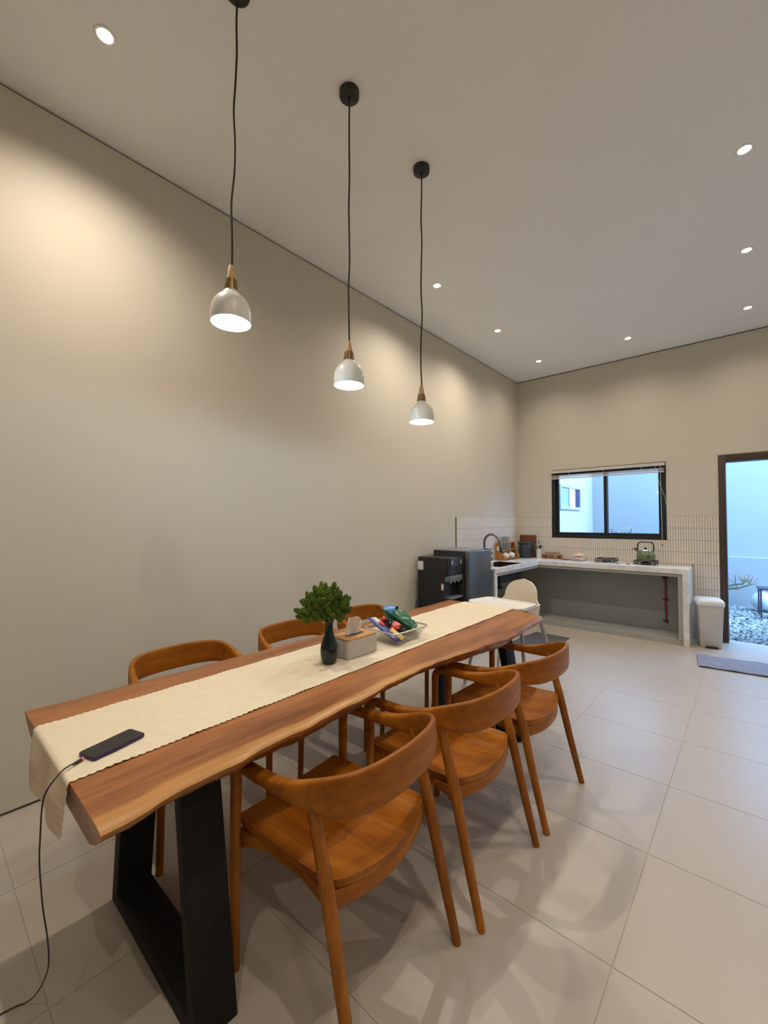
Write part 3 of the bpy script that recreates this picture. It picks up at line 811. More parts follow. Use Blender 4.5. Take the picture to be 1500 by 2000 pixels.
def placed(o, loc, rot): o.location = loc; o.rotation_euler = rot; return o
gbag = thing('snack_bag', 'big green foil crisp bag with a blue corner, lying in the wire basket', 'snack bag', (BX - 0.035, BY + 0.080, RZ + 0.083))
gbag.rotation_euler = (math.radians(-14), math.radians(30), math.radians(25))
gbag.scale = (1.12, 1.12, 1.25)
b_ = pillow(0.205, 0.165, 0.030, 0.55, 4, 22); b_.build('bag', M['green_bag'], gbag, smooth=35)
B().grid(8, 10, lambda u, v: ((-0.1025 + 0.055 * u), (-0.078 + 0.155 * v), 0.0035 + 0.030 * max(0, 1 - (-1 + .53 * u) ** 2) ** .6 * max(0, (1 - (2 * v - 1) ** 4)) ** .7 * 1.5)).build('print_panel', M['sky_bag'], gbag, solid=0.0006)
cola = thing('cola_bottle', 'small dark cola bottle with red label lying in the wire basket', 'bottle', (BX + 0.035, BY - 0.04, RZ + 0.064))
cola.rotation_euler = Vector((0.72, 0.18, -0.40)).to_track_quat('-Z', 'Y').to_euler()
B().lathe([(0.012, -0.055), (0.026, -0.054), (0.030, -0.046), (0.0305, 0.010), (0.029, 0.03), (0.022, 0.055), (0.014, 0.075), (0.0115, 0.085)], 28, cap0=True, cap1=True).build('body', M['cola'], cola)
B().lathe([(0.0311, -0.010), (0.0313, -0.008), (0.0313, 0.024), (0.0300, 0.027)], 28).build('label', M['red'], cola)
B().tube([(0.0308 * math.cos(a), 0.0308 * math.sin(a), 0.008 + 0.005 * math.sin(3 * a)) for a in [k * 2 * PI / 40 for k in range(40)]], 0.0014, 5, closed=True).build('label_band', M['white_print'], cola)
B().lathe([(0.0130, 0.083), (0.0135, 0.085), (0.0135, 0.098), (0.012, 0.100)], 20, cap0=True, cap1=True).build('cap', M['red'], cola)
bb = thing('wafer_pack', 'long blue and silver foil pack with red mark in the wire basket', 'snack pack', (BX + 0.005, BY - 0.108, RZ + 0.070))
bb.rotation_euler = (math.radians(-8), math.radians(27), math.radians(4))
pillow(0.225, 0.055, 0.012, 0.4, 9).build('wrapper', M['blue_bag'], bb, smooth=35)
placed(pillow(0.085, 0.034, 0.009, 0.6, 10).build('silver_panel', M['silver_bag'], bb, smooth=35), (-0.055, 0.004, 0.0075), (0, 0, 0))
placed(pillow(0.036, 0.028, 0.004, 0.2, 12).build('red_mark', M['red'], bb, smooth=35), (-0.030, 0.002, 0.0165), (0, 0, 0.3))
yb = thing('biscuit_sachet', 'narrow yellow sachet tucked between the blue pack and the cola bottle', 'snack sachet', (BX + 0.06, BY - 0.078, RZ + 0.052))
yb.rotation_euler = (math.radians(35), math.radians(22), 0); yb.location.y -= 0.008; yb.location.x += 0.012
pillow(0.10, 0.026, 0.006, 0.4, 15).build('wrapper', M['yellow'], yb, smooth=35)
rb_ = thing('red_sachet', 'small dark red sachet behind the cola bottle in the basket', 'snack sachet', (BX - 0.045, BY - 0.055, RZ + 0.078))
rb_.rotation_euler = (math.radians(30), math.radians(18), math.radians(40))
pillow(0.055, 0.045, 0.009, 0.4, 17).build('wrapper', M['hose'], rb_, smooth=35)

# ================================================================== CHAIRS
def sect(c, t, w, h, n=16, e=3.2, lean=0.0):
    """super-ellipse section across tangent t; width is horizontal, height upright"""
    t = t.normalized()
    side = Vector((0, 0, 1)).cross(t)
    if side.length < 0.25: side = Vector((0, -1 if t.z > 0 else 1, 0))
    side.normalize(); upv = t.cross(side)
    out = []
    for k in range(n):
        a = 2 * PI * k / n; ca, sa = math.cos(a), math.sin(a)
        u = math.copysign(abs(ca) ** (2 / e), ca) * w / 2; v = math.copysign(abs(sa) ** (2 / e), sa) * h / 2
        out.append(c + side * (u + lean * v) + upv * v)
    return out
half = [  # x, y, z centre, width, height, lean
    (0.220, 0.247, 0.575, 0.036, 0.034), (0.2195, 0.247, 0.605, 0.036, 0.034), (0.212, 0.2475, 0.628, 0.037, 0.034), (0.192, 0.248, 0.643, 0.039, 0.033),
    (0.155, 0.250, 0.6475, 0.042, 0.030), (0.080, 0.253, 0.650, 0.045, 0.031), (0.000, 0.254, 0.656, 0.044, 0.040),
    (-0.075, 0.253, 0.665, 0.038, 0.058), (-0.145, 0.246, 0.678, 0.031, 0.084), (-0.205, 0.228, 0.689, 0.026, 0.106),
    (-0.247, 0.190, 0.696, 0.0235, 0.117), (-0.270, 0.130, 0.699, 0.022, 0.121), (-0.280, 0.065, 0.700, 0.0215, 0.122), (-0.283, 0.0, 0.700, 0.0215, 0.122)]
full = half + [(x, -y, z, w, h) for x, y, z, w, h in reversed(half[:-1])]
full = [(0.2208, 0.2472, 0.512, 0.0356, 0.0356)] + full + [(0.2208, -0.2472, 0.512, 0.0356, 0.0356)]
cpth = smoothpath([p[:3] for p in full], 5)
def chan(i, c):
    j = i / 5; a = int(min(j, len(full) - 1)); b = min(a + 1, len(full) - 1); return lerp(full[a][c], full[b][c], j - a)
band_rings = []
for i, p in enumerate(cpth):
    t = cpth[min(i + 1, len(cpth) - 1)] - cpth[max(i - 1, 0)]
    tn = t.normalized()
    horiz = math.sqrt(max(0, 1 - tn.z * tn.z))
    ex = 2.0 + 1.7 * min(1, max(0, (min(i, len(cpth) - 1 - i) - 4) / 22))
    band_rings.append(sect(p, t, chan(i, 3), chan(i, 4), 20, ex))
def make_chair():
    t = thing('dining_chair', '', 'chair')
    B().loft(band_rings).build('backrest', M['teak'], t, smooth=50)
    # seat: scooped board with a bowed rear edge
    NXs, NYs = 22, 22
    def seat_xy(u, v):
        b = 2 * v - 1
        xf = 0.248; xr = -0.186 - 0.052 * (1 - b * b)
        hw = lerp(0.226, 0.229, u)
        cr = 0.0
        x = lerp(xr, xf, u)
        # rounded corners
        y = b * hw * (1 - 0.045 * max(0, (abs(u - .5) * 2) ** 10) * abs(b) ** 6)
        return x, y
    def top(u, v):
        x, y = seat_xy(u, v); b = 2 * v - 1
        dip = 0.022 * (1 - abs(b) ** 2.4) * (1 - (2 * u - .85) ** 2 * 0.55 if 1 - (2 * u - .85) ** 2 * .55 > 0 else 0)
        rise = 0.006 * max(0, .25 - u) * 4
        return (x, y, 0.452 - dip + rise)
    sb = B(); sb.grid(NXs, NYs, top)
    sb.grid(NXs, NYs, lambda u, v: (seat_xy(u, v)[0] * 0.985, seat_xy(u, v)[1] * 0.985, top(u, v)[2] - 0.026))
    n = (NXs + 1) * (NYs + 1)
    idx = lambda i, j: j * (NXs + 1) + i
    fs = []
    for i in range(NXs):
        for j in (0, NYs): fs.append((idx(i, j), idx(i + 1, j), n + idx(i + 1, j), n + idx(i, j)))
    for j in range(NYs):
        for i in (0, NXs): fs.append((idx(i, j), idx(i, j + 1), n + idx(i, j + 1), n + idx(i, j)))
    sb.f += fs
    sb.build('seat', M['teak_x'], t, bevel=0, smooth=45)
    for s in (1, -1):
        pts = smoothpath([(0.220, s * 0.247, 0.570), (0.221, s * 0.248, 0.45), (0.219, s * 0.249, 0.22), (0.215, s * 0.250, 0.0)], 5)
        B().tube(pts, [0.0150 if i < 2 else lerp(0.0177, 0.0145, (i - 2) / 13) for i in range(16)], 14).build('front_leg', M['teak_z'], t)
        pts = smoothpath([(-0.128, s * 0.2445, 0.668), (-0.188, s * 0.2445, 0.455), (-0.243, s * 0.247, 0.225), (-0.300, s * 0.250, 0.0)], 5)
        zz = lambda z: z
        lg = B(); rr = [lerp(0.0165, 0.0205, min(1, i / 5)) if i < 6 else lerp(0.0205, 0.0148, (i - 5) / 10) for i in range(16)]
        lg.tube(pts, rr, 14)
        lg.v = [(x, y, max(z, 0.0)) for x, y, z in lg.v]
        lg.build('rear_leg', M['teak_z'], t)
        # side rail under the seat, swelling at the front leg
        rl_ = B(); R = []
        for x, zt, h in ((-0.185, 0.4245, 0.040), (-0.05, 0.4245, 0.030), (0.10, 0.4245, 0.030), (0.18, 0.4245, 0.040), (0.212, 0.4245, 0.060)):
            R.append([Vector((x, s * ((0.205 if abs(x) < .15 else 0.224) + dy), zt - h * q)) for dy, q in ((-.011, 0), (.011, 0), (.011, 1), (-.011, 1))])
        rl_.loft(R).build('side_rail', M['teak'], t, bevel=0.003)
    R = []
    for k in range(17):
        b = 2 * k / 16 - 1; x = -0.171 - 0.050 * (1 - b * b); zt = 0.4305 - 0.0132 * (1 - abs(b) ** 2.4)
        R.append([Vector((x + dx, b * 0.235, z)) for dx, z in ((-.010, zt), (.012, zt), (.012, 0.372 + .006 * b * b), (-.010, 0.372 + .006 * b * b))])
    B().loft(R).build('rear_rail', M['teak'], t, bevel=0.003, smooth=35)
    B().box(0.205, 0.228, -0.236, 0.236, 0.385, 0.420).build('front_rail', M['teak'], t, bevel=0.003)
    return t
chair0 = make_chair()
for i, (x, y, rz, lb) in enumerate((
        (1.680, -5.300, 183.5, 'teak armchair nearest the camera, showing its whole seat and arms'),
        (1.703, -4.693, 180.5, 'middle curved teak armchair of the three on the open-floor side of the table'),
        (1.712, -4.090, 179.5, 'farthest curved teak armchair on the open-floor side, in front of the high chair'),
        (0.712, -5.325, -1.0, 'curved teak armchair against the plain wall, nearest the phone end of the table'),
        (0.705, -4.630, 0.0, 'curved teak armchair on the wall side, its backrest just left of the vase'),
        (0.705, -3.990, 1.0, 'curved teak armchair on the wall side, its backrest behind the tissue box and basket'))):
    c = chair0 if i == 0 else copy_tree(chair0)
    c.location = (x, y, 0); c.rotation_euler = (0, 0, math.radians(rz)); c['label'] = lb; c['group'] = 'teak chairs around the dining table'

# ================================================================== HIGH CHAIR
hc = thing('high_chair', 'white plastic high chair with tray and grey tube legs at the far table end', 'high chair', (1.20, -2.93, 0), math.radians(-8))
for sx in (-1, 1):
    for sy in (-1, 1):
        B().tube([(sx * 0.298, sy * 0.248, 0.012), (sx * 0.185, sy * 0.145, 0.60)], [0.0135, 0.0155], 14).build('leg', M['tube'], hc)
        B().lathe([(0.0155, 0.0), (0.0165, 0.004), (0.0165, 0.03), (0.0145, 0.036)], 16, c=(sx * 0.298, sy * 0.248, 0), cap0=True, cap1=True).build('foot', M['white_plastic'], hc)
# shell: seat pan, raised sides and a tall rounded backrest (back at +y)
shell = B()
def back(u, v):
    a = 2 * u - 1
    # outline: wide at arm height, narrowing, then a round head
    z = lerp(0.50, 0.905, v)
    if z < 0.70: hw = lerp(0.165, 0.185, (z - 0.5) / 0.2)
    elif z < 0.765:
        k = (z - .70) / .065; hw = lerp(0.185, 0.148, k * k * (3 - 2 * k))
    else:
        q = min(1, (z - 0.765) / 0.14); hw = 0.148 * math.sqrt(max(0, 1 - q ** 2.4))
    x = a * hw
    y = 0.125 + 0.075 * (z - .5) / .4 - 0.035 * (a * hw / 0.17) ** 2
    return (x, y, z)
shell.grid(18, 26, back)
shell.build('backrest', M['cream'], hc, solid=-0.014, smooth=60)
pan = B()
pan.loft([rrect(w_, d_2, r_, 6, z_, (0, cy_)) for w_, d_2, r_, z_, cy_ in ((0.30, 0.24, 0.05, 0.49, 0.0), (0.335, 0.27, 0.05, 0.505, 0.0), (0.36, 0.30, 0.05, 0.60, 0.0), (0.385, 0.33, 0.05, 0.715, -0.01), (0.405, 0.345, 0.055, 0.722, -0.01),
          (0.395, 0.335, 0.05, 0.724, -0.01), (0.355, 0.30, 0.05, 0.70, -0.005), (0.33, 0.275, 0.05, 0.60, 0.0), (0.30, 0.24, 0.05, 0.522, 0.0))])
pan.build('seat', M['cream'], hc, smooth=50)
tr = B()
trO = lambda s, z: [Vector((x * s + 0.01, -0.152 + (y) * s, z)) for x, y in [(0.225, 0.13), (0.20, 0.16), (-0.20, 0.16), (-0.225, 0.13), (-0.245, -0.08), (-0.20, -0.15), (-0.10, -0.175), (0.10, -0.175), (0.20, -0.15), (0.245, -0.08)]]
tr.loft([trO(0.97, 0.7245), trO(1.02, 0.727), trO(1.03, 0.752), trO(0.97, 0.753), trO(0.93, 0.740)])
tr.build('tray', M['white_plastic'], hc, bevel=0.003, smooth=50)

# ================================================================== APPLIANCES
fg = thing('refrigerator', 'small dark steel fridge with stickers on its door, left of the sink counter', 'refrigerator', (0.285, -2.13, 0.0))
B().box(-0.225, 0.165, -0.27, 0.27, 0.015, 1.085).build('cabinet', M['fridge_body'], fg, bevel=0.008)
B().box(-0.225, 0.168, -0.271, 0.271, 1.0855, 1.097).build('top_panel', M['disp_grey'], fg, bevel=0.004)
fdoor = B().box(0.170, 0.228, -0.27, 0.27, 0.03, 1.095).build('door', M['fridge'], fg, bevel=0.014, seg=3)
B().box(0.20, 0.226, 0.10, 0.19, 1.0955, 1.102).build('hinge_cover', M['blackp'], fg, bevel=0.002)
def stick(y0, y1, z0, z1, m, d=0.0004, nm='sticker'): return B().box(0.2282, 0.2288 + d, y0, y1, z0, z1).build(nm, m, fdoor, smooth=0)
stick(0.205, 0.262, 0.865, 0.965, M['sticker'])
stick(0.225, 0.242, 0.90, 0.93, M['phone_edge'], 0.0008, 'sticker_print')
stick(0.213, 0.243, 1.005, 1.035, M['white_print'])
stick(0.215, 0.250, 1.060, 1.078, M['sticker'])
stick(0.225, 0.238, 1.012, 1.026, M['red'], 0.0008, 'sticker_print')
for sx in (-0.2, 0.14):
    for sy in (-0.24, 0.24):
        B().lathe([(0.014, 0.0), (0.014, 0.016)], 12, c=(sx, sy, 0), cap0=True, cap1=True).build('foot', M['blackp'], fg)

dp = thing('water_dispenser', 'black floor water dispenser with three taps, left of the fridge', 'water dispenser', (0.25, -2.545, 0.0))
dp.location = (0.25, -2.548, 0)
db_ = B()
prof = [(-0.20, 0.012), (0.165, 0.012), (0.165, 0.62), (0.125, 0.64), (0.125, 0.835), (0.17, 0.86), (0.17, 1.035), (-0.20, 1.035)]
vs = [(x, y, z) for y in (-0.125, 0.125) for x, z in prof]; n = len(prof)
db_.add(vs, [tuple(reversed(range(n))), tuple(range(n, 2 * n))] + [(i, (i + 1) % n, n + (i + 1) % n, n + i) for i in range(n)])
db_.build('body', M['disp'], dp, bevel=0.005)
B().box(0.1705, 0.2, -0.123, 0.123, 0.862, 1.037).build('control_panel', M['disp_front'], dp, bevel=0.004)
B().box(0.130, 0.198, -0.118, 0.118, 0.800, 0.858).build('tap_cover', M['disp_grey'], dp, bevel=0.003)
for k, y in enumerate((-0.075, 0.0, 0.075)):
    B().lathe([(0.009, -0.018), (0.011, -0.012), (0.011, 0.0)], 14, c=(0.175, y, 0.799), cap0=True, cap1=True).build('tap', M['steel'], dp)
for y in (-0.085, 0.085): B().box(0.2002, 0.2014, y - 0.014, y + 0.014, 0.965, 1.018).build('button_panel', M['disp_grey'], dp, smooth=0)
for y in (-0.085, 0.085): B().box(0.2016, 0.2022, y - 0.006, y + 0.006, 0.978, 1.004).build('icon', M['sticker'], dp, smooth=0)
B().box(0.2002, 0.2012, -0.04, 0.03, 0.962, 0.970).build('badge', M['steel'], dp, smooth=0)
B().lathe([(0.006, 0), (0.006, 0.002)], 12, c=(0, 0, 0), cap0=True, cap1=True, mx=Matrix.Rotation(PI / 2, 4, 'Y')).build('indicator', M['steel'], dp).location = (0.2, -0.06, 0.905)
B().box(0.126, 0.205, -0.10, 0.115, 0.622, 0.642).build('drip_tray', M['disp_grey'], dp, bevel=0.003)
B().box(-0.198, -0.128, -0.1262, -0.1255, 0.90, 0.99).build('sticker', M['sticker'], dp, smooth=0)
B().box(0.094, 0.124, -0.1262, -0.1255, 0.71, 0.775).build('warning_sticker', M['bread'], dp, smooth=0)
B().box(0.100, 0.118, -0.1268, -0.1263, 0.73, 0.757).build('warning_print', M['white_print'], dp, smooth=0)
B().tube(smoothpath([(-0.19, -0.128, 0.60), (-0.205, -0.15, 0.55), (-0.21, -0.155, 0.42), (-0.20, -0.14, 0.25), (-0.2, -0.13, 0.15)], 6), 0.004, 6).build('power_cord', M['blackp'], dp)
for sx in (-0.17, 0.13):
    for sy in (-0.10, 0.10):
        B().lathe([(0.014, 0.0), (0.014, 0.013)], 12, c=(sx, sy, 0), cap0=True, cap1=True).build('foot', M['blackp'], dp)

# ================================================================== KITCHEN COUNTER
ct = thing('kitchen_counter', 'L-shaped white marble kitchen counter with open grey recess beneath, along two walls', 'counter', (0, 0, 0))
SX0, SX1, SY0, SY1 = 0.135, 0.465, -1.60, -0.97
tpb = B(); z0, z1 = CT - 0.055, CT - 0.0005; D1, D2 = 0.522, -0.505; YE = -1.833; XE = 2.184; g = 0.011
tpb.box(g, D1, YE, SY0, z0, z1); tpb.box(g, SX0, SY0, SY1, z0, z1); tpb.box(SX1, D1, SY0, SY1, z0, z1)
tpb.box(g, D1, SY1, -g, z0, z1); tpb.box(D1, XE, D2, -g, z0, z1)
tpb.build('worktop', M['marble'], ct, smooth=0)
B().box(g, D1, YE, YE + 0.05, 0, z0 - 0.0005).build('end_panel', M['marble'], ct, bevel=0.003, seg=1)
B().box(XE - 0.055, XE, D2, -g, 0, z0 - 0.0005).build('end_panel', M['marble'], ct, bevel=0.003, seg=1)
ap = B(); ap.box(D1 - 0.05, D1 - 0.012, YE + 0.05, D2, z0 - 0.035, z0 - 0.0005); ap.box(D1 - 0.05, XE - 0.055, D2 + 0.012, D2 + 0.05, z0 - 0.035, z0 - 0.0005)
ap.box(XE - 0.10, XE - 0.056, D2 + 0.012, D2 + 0.06, 0.061, z0 - 0.036)
ap.build('apron', M['under'], ct, smooth=0)
pl = B(); pl.box(g, D1 - 0.03, YE + 0.05, D2, 0, 0.06); pl.box(g, XE - 0.055, D2 + 0.02, -g, 0, 0.06)
pl.build('plinth', M['under'], ct, smooth=0)
rc = B(); rc.box(g, 0.02, YE + 0.05, -g, 0.0605, z0 - 0.036); rc.box(0.021, XE - 0.056, -0.03, -g, 0.0605, z0 - 0.036)
rc.build('recess_back', M['under'], ct, smooth=0)
sk = B(); d_b = CT - 0.19
sk.box(SX0 + .001, SX0 + 0.013, SY0 + .001, SY1 - .001, d_b, CT + 0.002); sk.box(SX1 - 0.013, SX1 - .001, SY0 + .001, SY1 - .001, d_b, CT + 0.002)
sk.box(SX0 + 0.013, SX1 - 0.013, SY0 + .001, SY0 + 0.013, d_b, CT + 0.002); sk.box(SX0 + 0.013, SX1 - 0.013, SY1 - 0.013, SY1 - .001, d_b, CT + 0.002)
sk.box(SX0 + .001, SX1 - .001, SY0 + .001, SY1 - .001, d_b - 0.012, d_b)
sko = thing('kitchen_sink', 'black rectangular sink set into the marble worktop below the faucet', 'sink', (0, 0, 0))
sk.build('basin', M['sink'], sko, smooth=0)
B().lathe([(0.03, d_b), (0.03, d_b + 0.003), (0.02, d_b + 0.003)], 20, c=(0.30, -1.28, 0), cap0=True, cap1=True).build('drain', M['steel'], sko)
B().tube(smoothpath([(0.30, -1.28, d_b - 0.013), (0.30, -1.28, 0.60), (0.28, -1.20, 0.55), (0.10, -1.18, 0.56)], 5), 0.02, 10).build('waste_pipe', M['blackp'], sko)

fc = thing('kitchen_faucet', 'tall gunmetal gooseneck faucet over the black sink', 'faucet', (0.082, -1.26, CT))
B().lathe([(0.028, 0.0), (0.028, 0.006), (0.021, 0.012), (0.020, 0.07), (0.016, 0.075)], 24, cap0=True, cap1=True).build('base', M['bronze'], fc)
arc = [(0, 0, 0.07), (0, 0, 0.26)] + [(0.105 - 0.105 * math.cos(a), 0, 0.27 + 0.105 * math.sin(a)) for a in [k * PI / 12 for k in range(1, 12)]] + [(0.212, 0, 0.25), (0.225, 0, 0.20)]
B().tube(arc, 0.0155, 12).build('spout', M['bronze'], fc)
B().tube([(0.222, 0, 0.215), (0.236, 0, 0.145)], [0.016, 0.0175], 14).build('spray_head', M['blackp'], fc)
B().tube([(0.0, 0.02, 0.045), (0.0, 0.05, 0.05), (0.01, 0.075, 0.085)], 0.006, 8).build('lever', M['bronze'], fc)

# dish rack: wooden end board with a round hand hole, two shelves
rk = thing('cup_rack', 'orange wooden cup rack with end board and two shelves beside the sink', 'rack', (0.0, 0.0, CT))
ang = [k * 2 * PI / 32 for k in range(32)]
outl = [(0.030, 0.0), (0.165, 0.0), (0.165, 0.055)] + [(0.12, 0.10), (0.105, 0.16), (0.105, 0.20), (0.095, 0.245), (0.030, 0.245)]
def board_end(y0, y1):
    b = B(); n = len(outl)
    b.add([(x, y, z + 0.001) for y in (y0, y1) for x, z in outl], [tuple(reversed(range(n))), tuple(range(n, 2 * n))] + [(i, (i + 1) % n, n + (i + 1) % n, n + i) for i in range(n)])
    return b
board_end(-0.838, -0.822).build('end_board', M['rackwood'], rk, bevel=0.003)
hol = B().lathe([(0.026, -0.001), (0.026, 0.0)], 28, cap0=True, cap1=True, mx=Matrix.Rotation(PI / 2, 4, 'X') @ Matrix.Diagonal((0.8, 1.25, 1, 1)))
hol.v = [(x + 0.072, y - 0.8385, z + 0.165) for x, y, z in hol.v]; hol.build('hand_hole', M['ceramic'], rk)
board_end(-0.36, -0.345).build('end_board', M['rackwood'], rk, bevel=0.003)
B().box(0.032, 0.16, -0.8215, -0.3605, 0.012, 0.024).build('shelf', M['rackwood'], rk, bevel=0.002)
B().box(0.032, 0.125, -0.8215, -0.3605, 0.130, 0.142).build('shelf', M['rackwood'], rk, bevel=0.002)
B().box(0.032, 0.10, -0.8215, -0.3605, 0.228, 0.238).build('shelf', M['rackwood'], rk, bevel=0.002)
tum = B().lathe([(0.026, 0.0), (0.031, 0.085), (0.0295, 0.085), (0.025, 0.004)], 20, cap0=True, cap1=True).mesh('tumbler', M['clear'])
cups = []
for k in range(4):
    o = bpy.data.objects.new('tumbler', tum); COL.objects.link(o); o.location = (0.078, -0.76 + 0.085 * k, CT + 0.1425)
    tag(o, ('clear tumbler at the sink end of the rack middle shelf', 'second clear tumbler from the sink on the middle shelf', 'third clear tumbler from the sink on the middle shelf', 'fourth clear tumbler from the sink on the middle shelf')[k], 'glass', 'tumblers on the cup rack')
for k in range(3):
    o = bpy.data.objects.new('tumbler', tum); COL.objects.link(o); o.location = (0.066, -0.70 + 0.085 * k, CT + 0.2385)
    tag(o, ('clear tumbler on the top shelf of the rack, nearest the sink', 'middle clear tumbler on the top shelf of the rack', 'clear tumbler on the top shelf, nearest the corner')[k], 'glass', 'tumblers on the cup rack')
for k, (y, lb) in enumerate(((-0.70, 'white lidded ceramic bowl on the bottom rack shelf, nearest the sink'), (-0.51, 'white lidded ceramic bowl on the bottom rack shelf, toward the corner'))):
    o = thing('lidded_bowl', lb, 'bowl', (0.10, y, CT + 0.0245), group='lidded bowls on the cup rack')
    B().lathe([(0.035, 0.0), (0.052, 0.006), (0.062, 0.03), (0.064, 0.048), (0.060, 0.048)], 28, cap0=True, cap1=True).build('bowl', M['ceramic'], o)
    B().lathe([(0.063, 0.0485), (0.055, 0.062), (0.03, 0.074), (0.012, 0.078), (0.014, 0.090), (0.006, 0.094)], 28, cap0=True, cap1=True).build('lid', M['ceramic'], o)
po = thing('food_canister', 'dark navy round canister with black lid in front of the cutting board', 'canister', (0.178, -0.185, CT))
B().lathe([(0.080, 0.0), (0.088, 0.006), (0.092, 0.20), (0.090, 0.203)], 36, cap0=True, cap1=True).build('body', M['navy'], po)
B().lathe([(0.093, 0.2035), (0.100, 0.208), (0.100, 0.228), (0.090, 0.240), (0.045, 0.246), (0.010, 0.247)], 36, cap0=True, cap1=True).build('lid', M['blackp'], po)
B().tube(smoothpath([(0.092, -0.03, 0.15), (0.128, -0.03, 0.14), (0.128, -0.03, 0.07), (0.092, -0.03, 0.06)], 5), 0.008, 8).build('handle', M['blackp'], po)
cbd = B().box(0.0, 0.255, -0.009, 0.009, 0.0, 0.335).build('cutting_board', M['board'], bevel=0.006)
cbd.location = (0.032, -0.042, CT); cbd.rotation_euler = (math.radians(-4), 0, 0)
tag(cbd, 'reddish brown cutting board leaning on the tiles in the kitchen corner', 'cutting board')
uh = thing('utensil_holder', 'white slotted utensil holder beside the cutting board', 'utensil holder', (0.352, -0.10, CT))
B().lathe([(0.030, 0.0), (0.036, 0.004), (0.038, 0.135), (0.0355, 0.135), (0.034, 0.01)], 28, cap0=True, cap1=True).build('body', M['white_plastic'], uh)
for k in range(5):
    for a in (-2.2, -1.5, -0.8):
        B().box(-0.003, 0.003, -0.0006, 0.0006, -0.007, 0.007, Matrix.Translation((0.0378 * math.cos(a), 0.0378 * math.sin(a), 0.02 + k * 0.023)) @ Matrix.Rotation(a + PI / 2, 4, 'Z')).build('slot', M['disp_grey'], uh, smooth=0)
def spoon(name, lb, m, mh, tip, w, base):
    t = thing(name, lb, 'utensil', (0.352, -0.10, CT + 0.015), group='utensils in the white holder')
    B().tube([base, tuple(lerp(b_2, t_2, .72) for b_2, t_2 in zip(base, tip))], 0.0042, 8).build('handle', mh, t)
    hd = B().lathe([(0.001, -1), (0.55, -.85), (.9, -.45), (1, 0), (.9, .45), (.55, .85), (0.001, 1)], 16)
    d = (Vector(tip) - Vector(base)).normalized(); q = d.to_track_quat('Z', 'Y').to_matrix()
    hd.v = [tuple(q @ Vector((x * w, y * w * 0.35, z * w * 1.25)) + Vector(tip) - d * 0.02) for x, y, z in hd.v]
    hd.build('head', m, t)
spoon('serving_spoon', 'green silicone spoon leaning out of the white holder', M['spoon_green'], M['spoon_green'], (-0.030, -0.040, 0.175), 0.030, (0.010, 0.01, 0.005))
spoon('ladle', 'black ladle leaning left out of the white holder', M['blackp'], M['blackp'], (-0.065, 0.00, 0.215), 0.028, (0.012, -0.005, 0.005))
spoon('spatula', 'steel spatula standing upright in the white holder', M['steel'], M['steel'], (0.005, 0.015, 0.245), 0.020, (0.0, 0.005, 0.005))
spoon('black_spoon', 'black spoon leaning right out of the white holder', M['blackp'], M['blackp'], (0.040, -0.02, 0.175), 0.022, (-0.012, 0.0, 0.005))

# low wooden spice rack with small jars
sr = thing('spice_rack', 'low wooden spice rack standing against the backsplash right of the utensils', 'rack', (0.535, -0.06, CT))
B().box(-0.125, 0.125, -0.035, 0.035, 0.0, 0.010).build('base', M['rackwood'], sr, bevel=0.002)
B().box(-0.125, 0.125, -0.035, -0.031, 0.045, 0.053).build('rail', M['rackwood'], sr, bevel=0.001, seg=1)
for x in (-0.1275, 0.1275): B().box(x - 0.0025, x + 0.0025, -0.035, 0.035, 0.0, 0.062).build('end_panel', M['rackwood'], sr, bevel=0.001, seg=1)
for k in range(5):
    j = thing('spice_jar', ('spice jar at the left end of the low rack', 'second spice jar from the left in the low rack', 'middle spice jar in the low rack', 'fourth spice jar from the left in the low rack', 'spice jar at the right end of the low rack')[k], 'jar', (0.445 + 0.045 * k, -0.058, CT + 0.0105), group='spice jars in the low rack')
    B().lathe([(0.017, 0.0), (0.019, 0.003), (0.019, 0.055), (0.014, 0.062), (0.014, 0.066)], 18, cap0=True, cap1=True).build('body', M['clear'], j)
    B().lathe([(0.0155, 0.003), (0.0165, 0.004), (0.0165, 0.035), (0.015, 0.036)], 16, cap0=True, cap1=True).build('contents', (M['board'], M['yellow'], M['rackwood'], M['cream'], M['board'])[k], j)
    B().lathe([(0.016, 0.0662), (0.016, 0.080), (0.014, 0.081)], 18, cap0=True, cap1=True).build('cap', M['rackwood'], j)
ws = thing('wooden_spoon_rest', 'flat little wooden dish on the worktop left of the bread packs', 'dish', (0.745, -0.12, CT))
B().lathe([(0.05, 0.0), (0.068, 0.010), (0.066, 0.011), (0.046, 0.004)], 28, cap0=True, cap1=True).build('dish', M['rackwood'], ws)
by = thing('bread_tray', 'shallow clear tray with pink wrapped bread on the worktop, left of the hob', 'tray', (0.935, -0.20, CT))
tt = B().loft([rrect(0.17, 0.11, 0.015, 4, 0.0), rrect(0.20, 0.135, 0.018, 4, 0.045), rrect(0.194, 0.129, 0.016, 4, 0.045), rrect(0.165, 0.105, 0.013, 4, 0.003)])
tt.build('tray', M['clear'], by)
bd = thing('bread_pack', 'pink wrapped bread pack lying in the clear tray', 'bread', (0.935, -0.20, CT + 0.028)); pillow(0.15, 0.09, 0.020, .3, 31).build('wrapper', M['bread'], bd, smooth=35)
bd2 = thing('bread_pack', 'striped bread pack on top of the other pack in the clear tray', 'bread', (0.935, -0.195, CT + 0.078)); bd2.rotation_euler = (0.2, -.08, .15)
pillow(0.13, 0.085, 0.021, .35, 32).build('wrapper', M['bread'], bd2, smooth=35)
placed(pillow(0.055, 0.075, 0.017, .35, 33).build('yellow_end', M['yellow'], bd2, smooth=35), (0.045, 0, 0.006), (0, 0, 0))

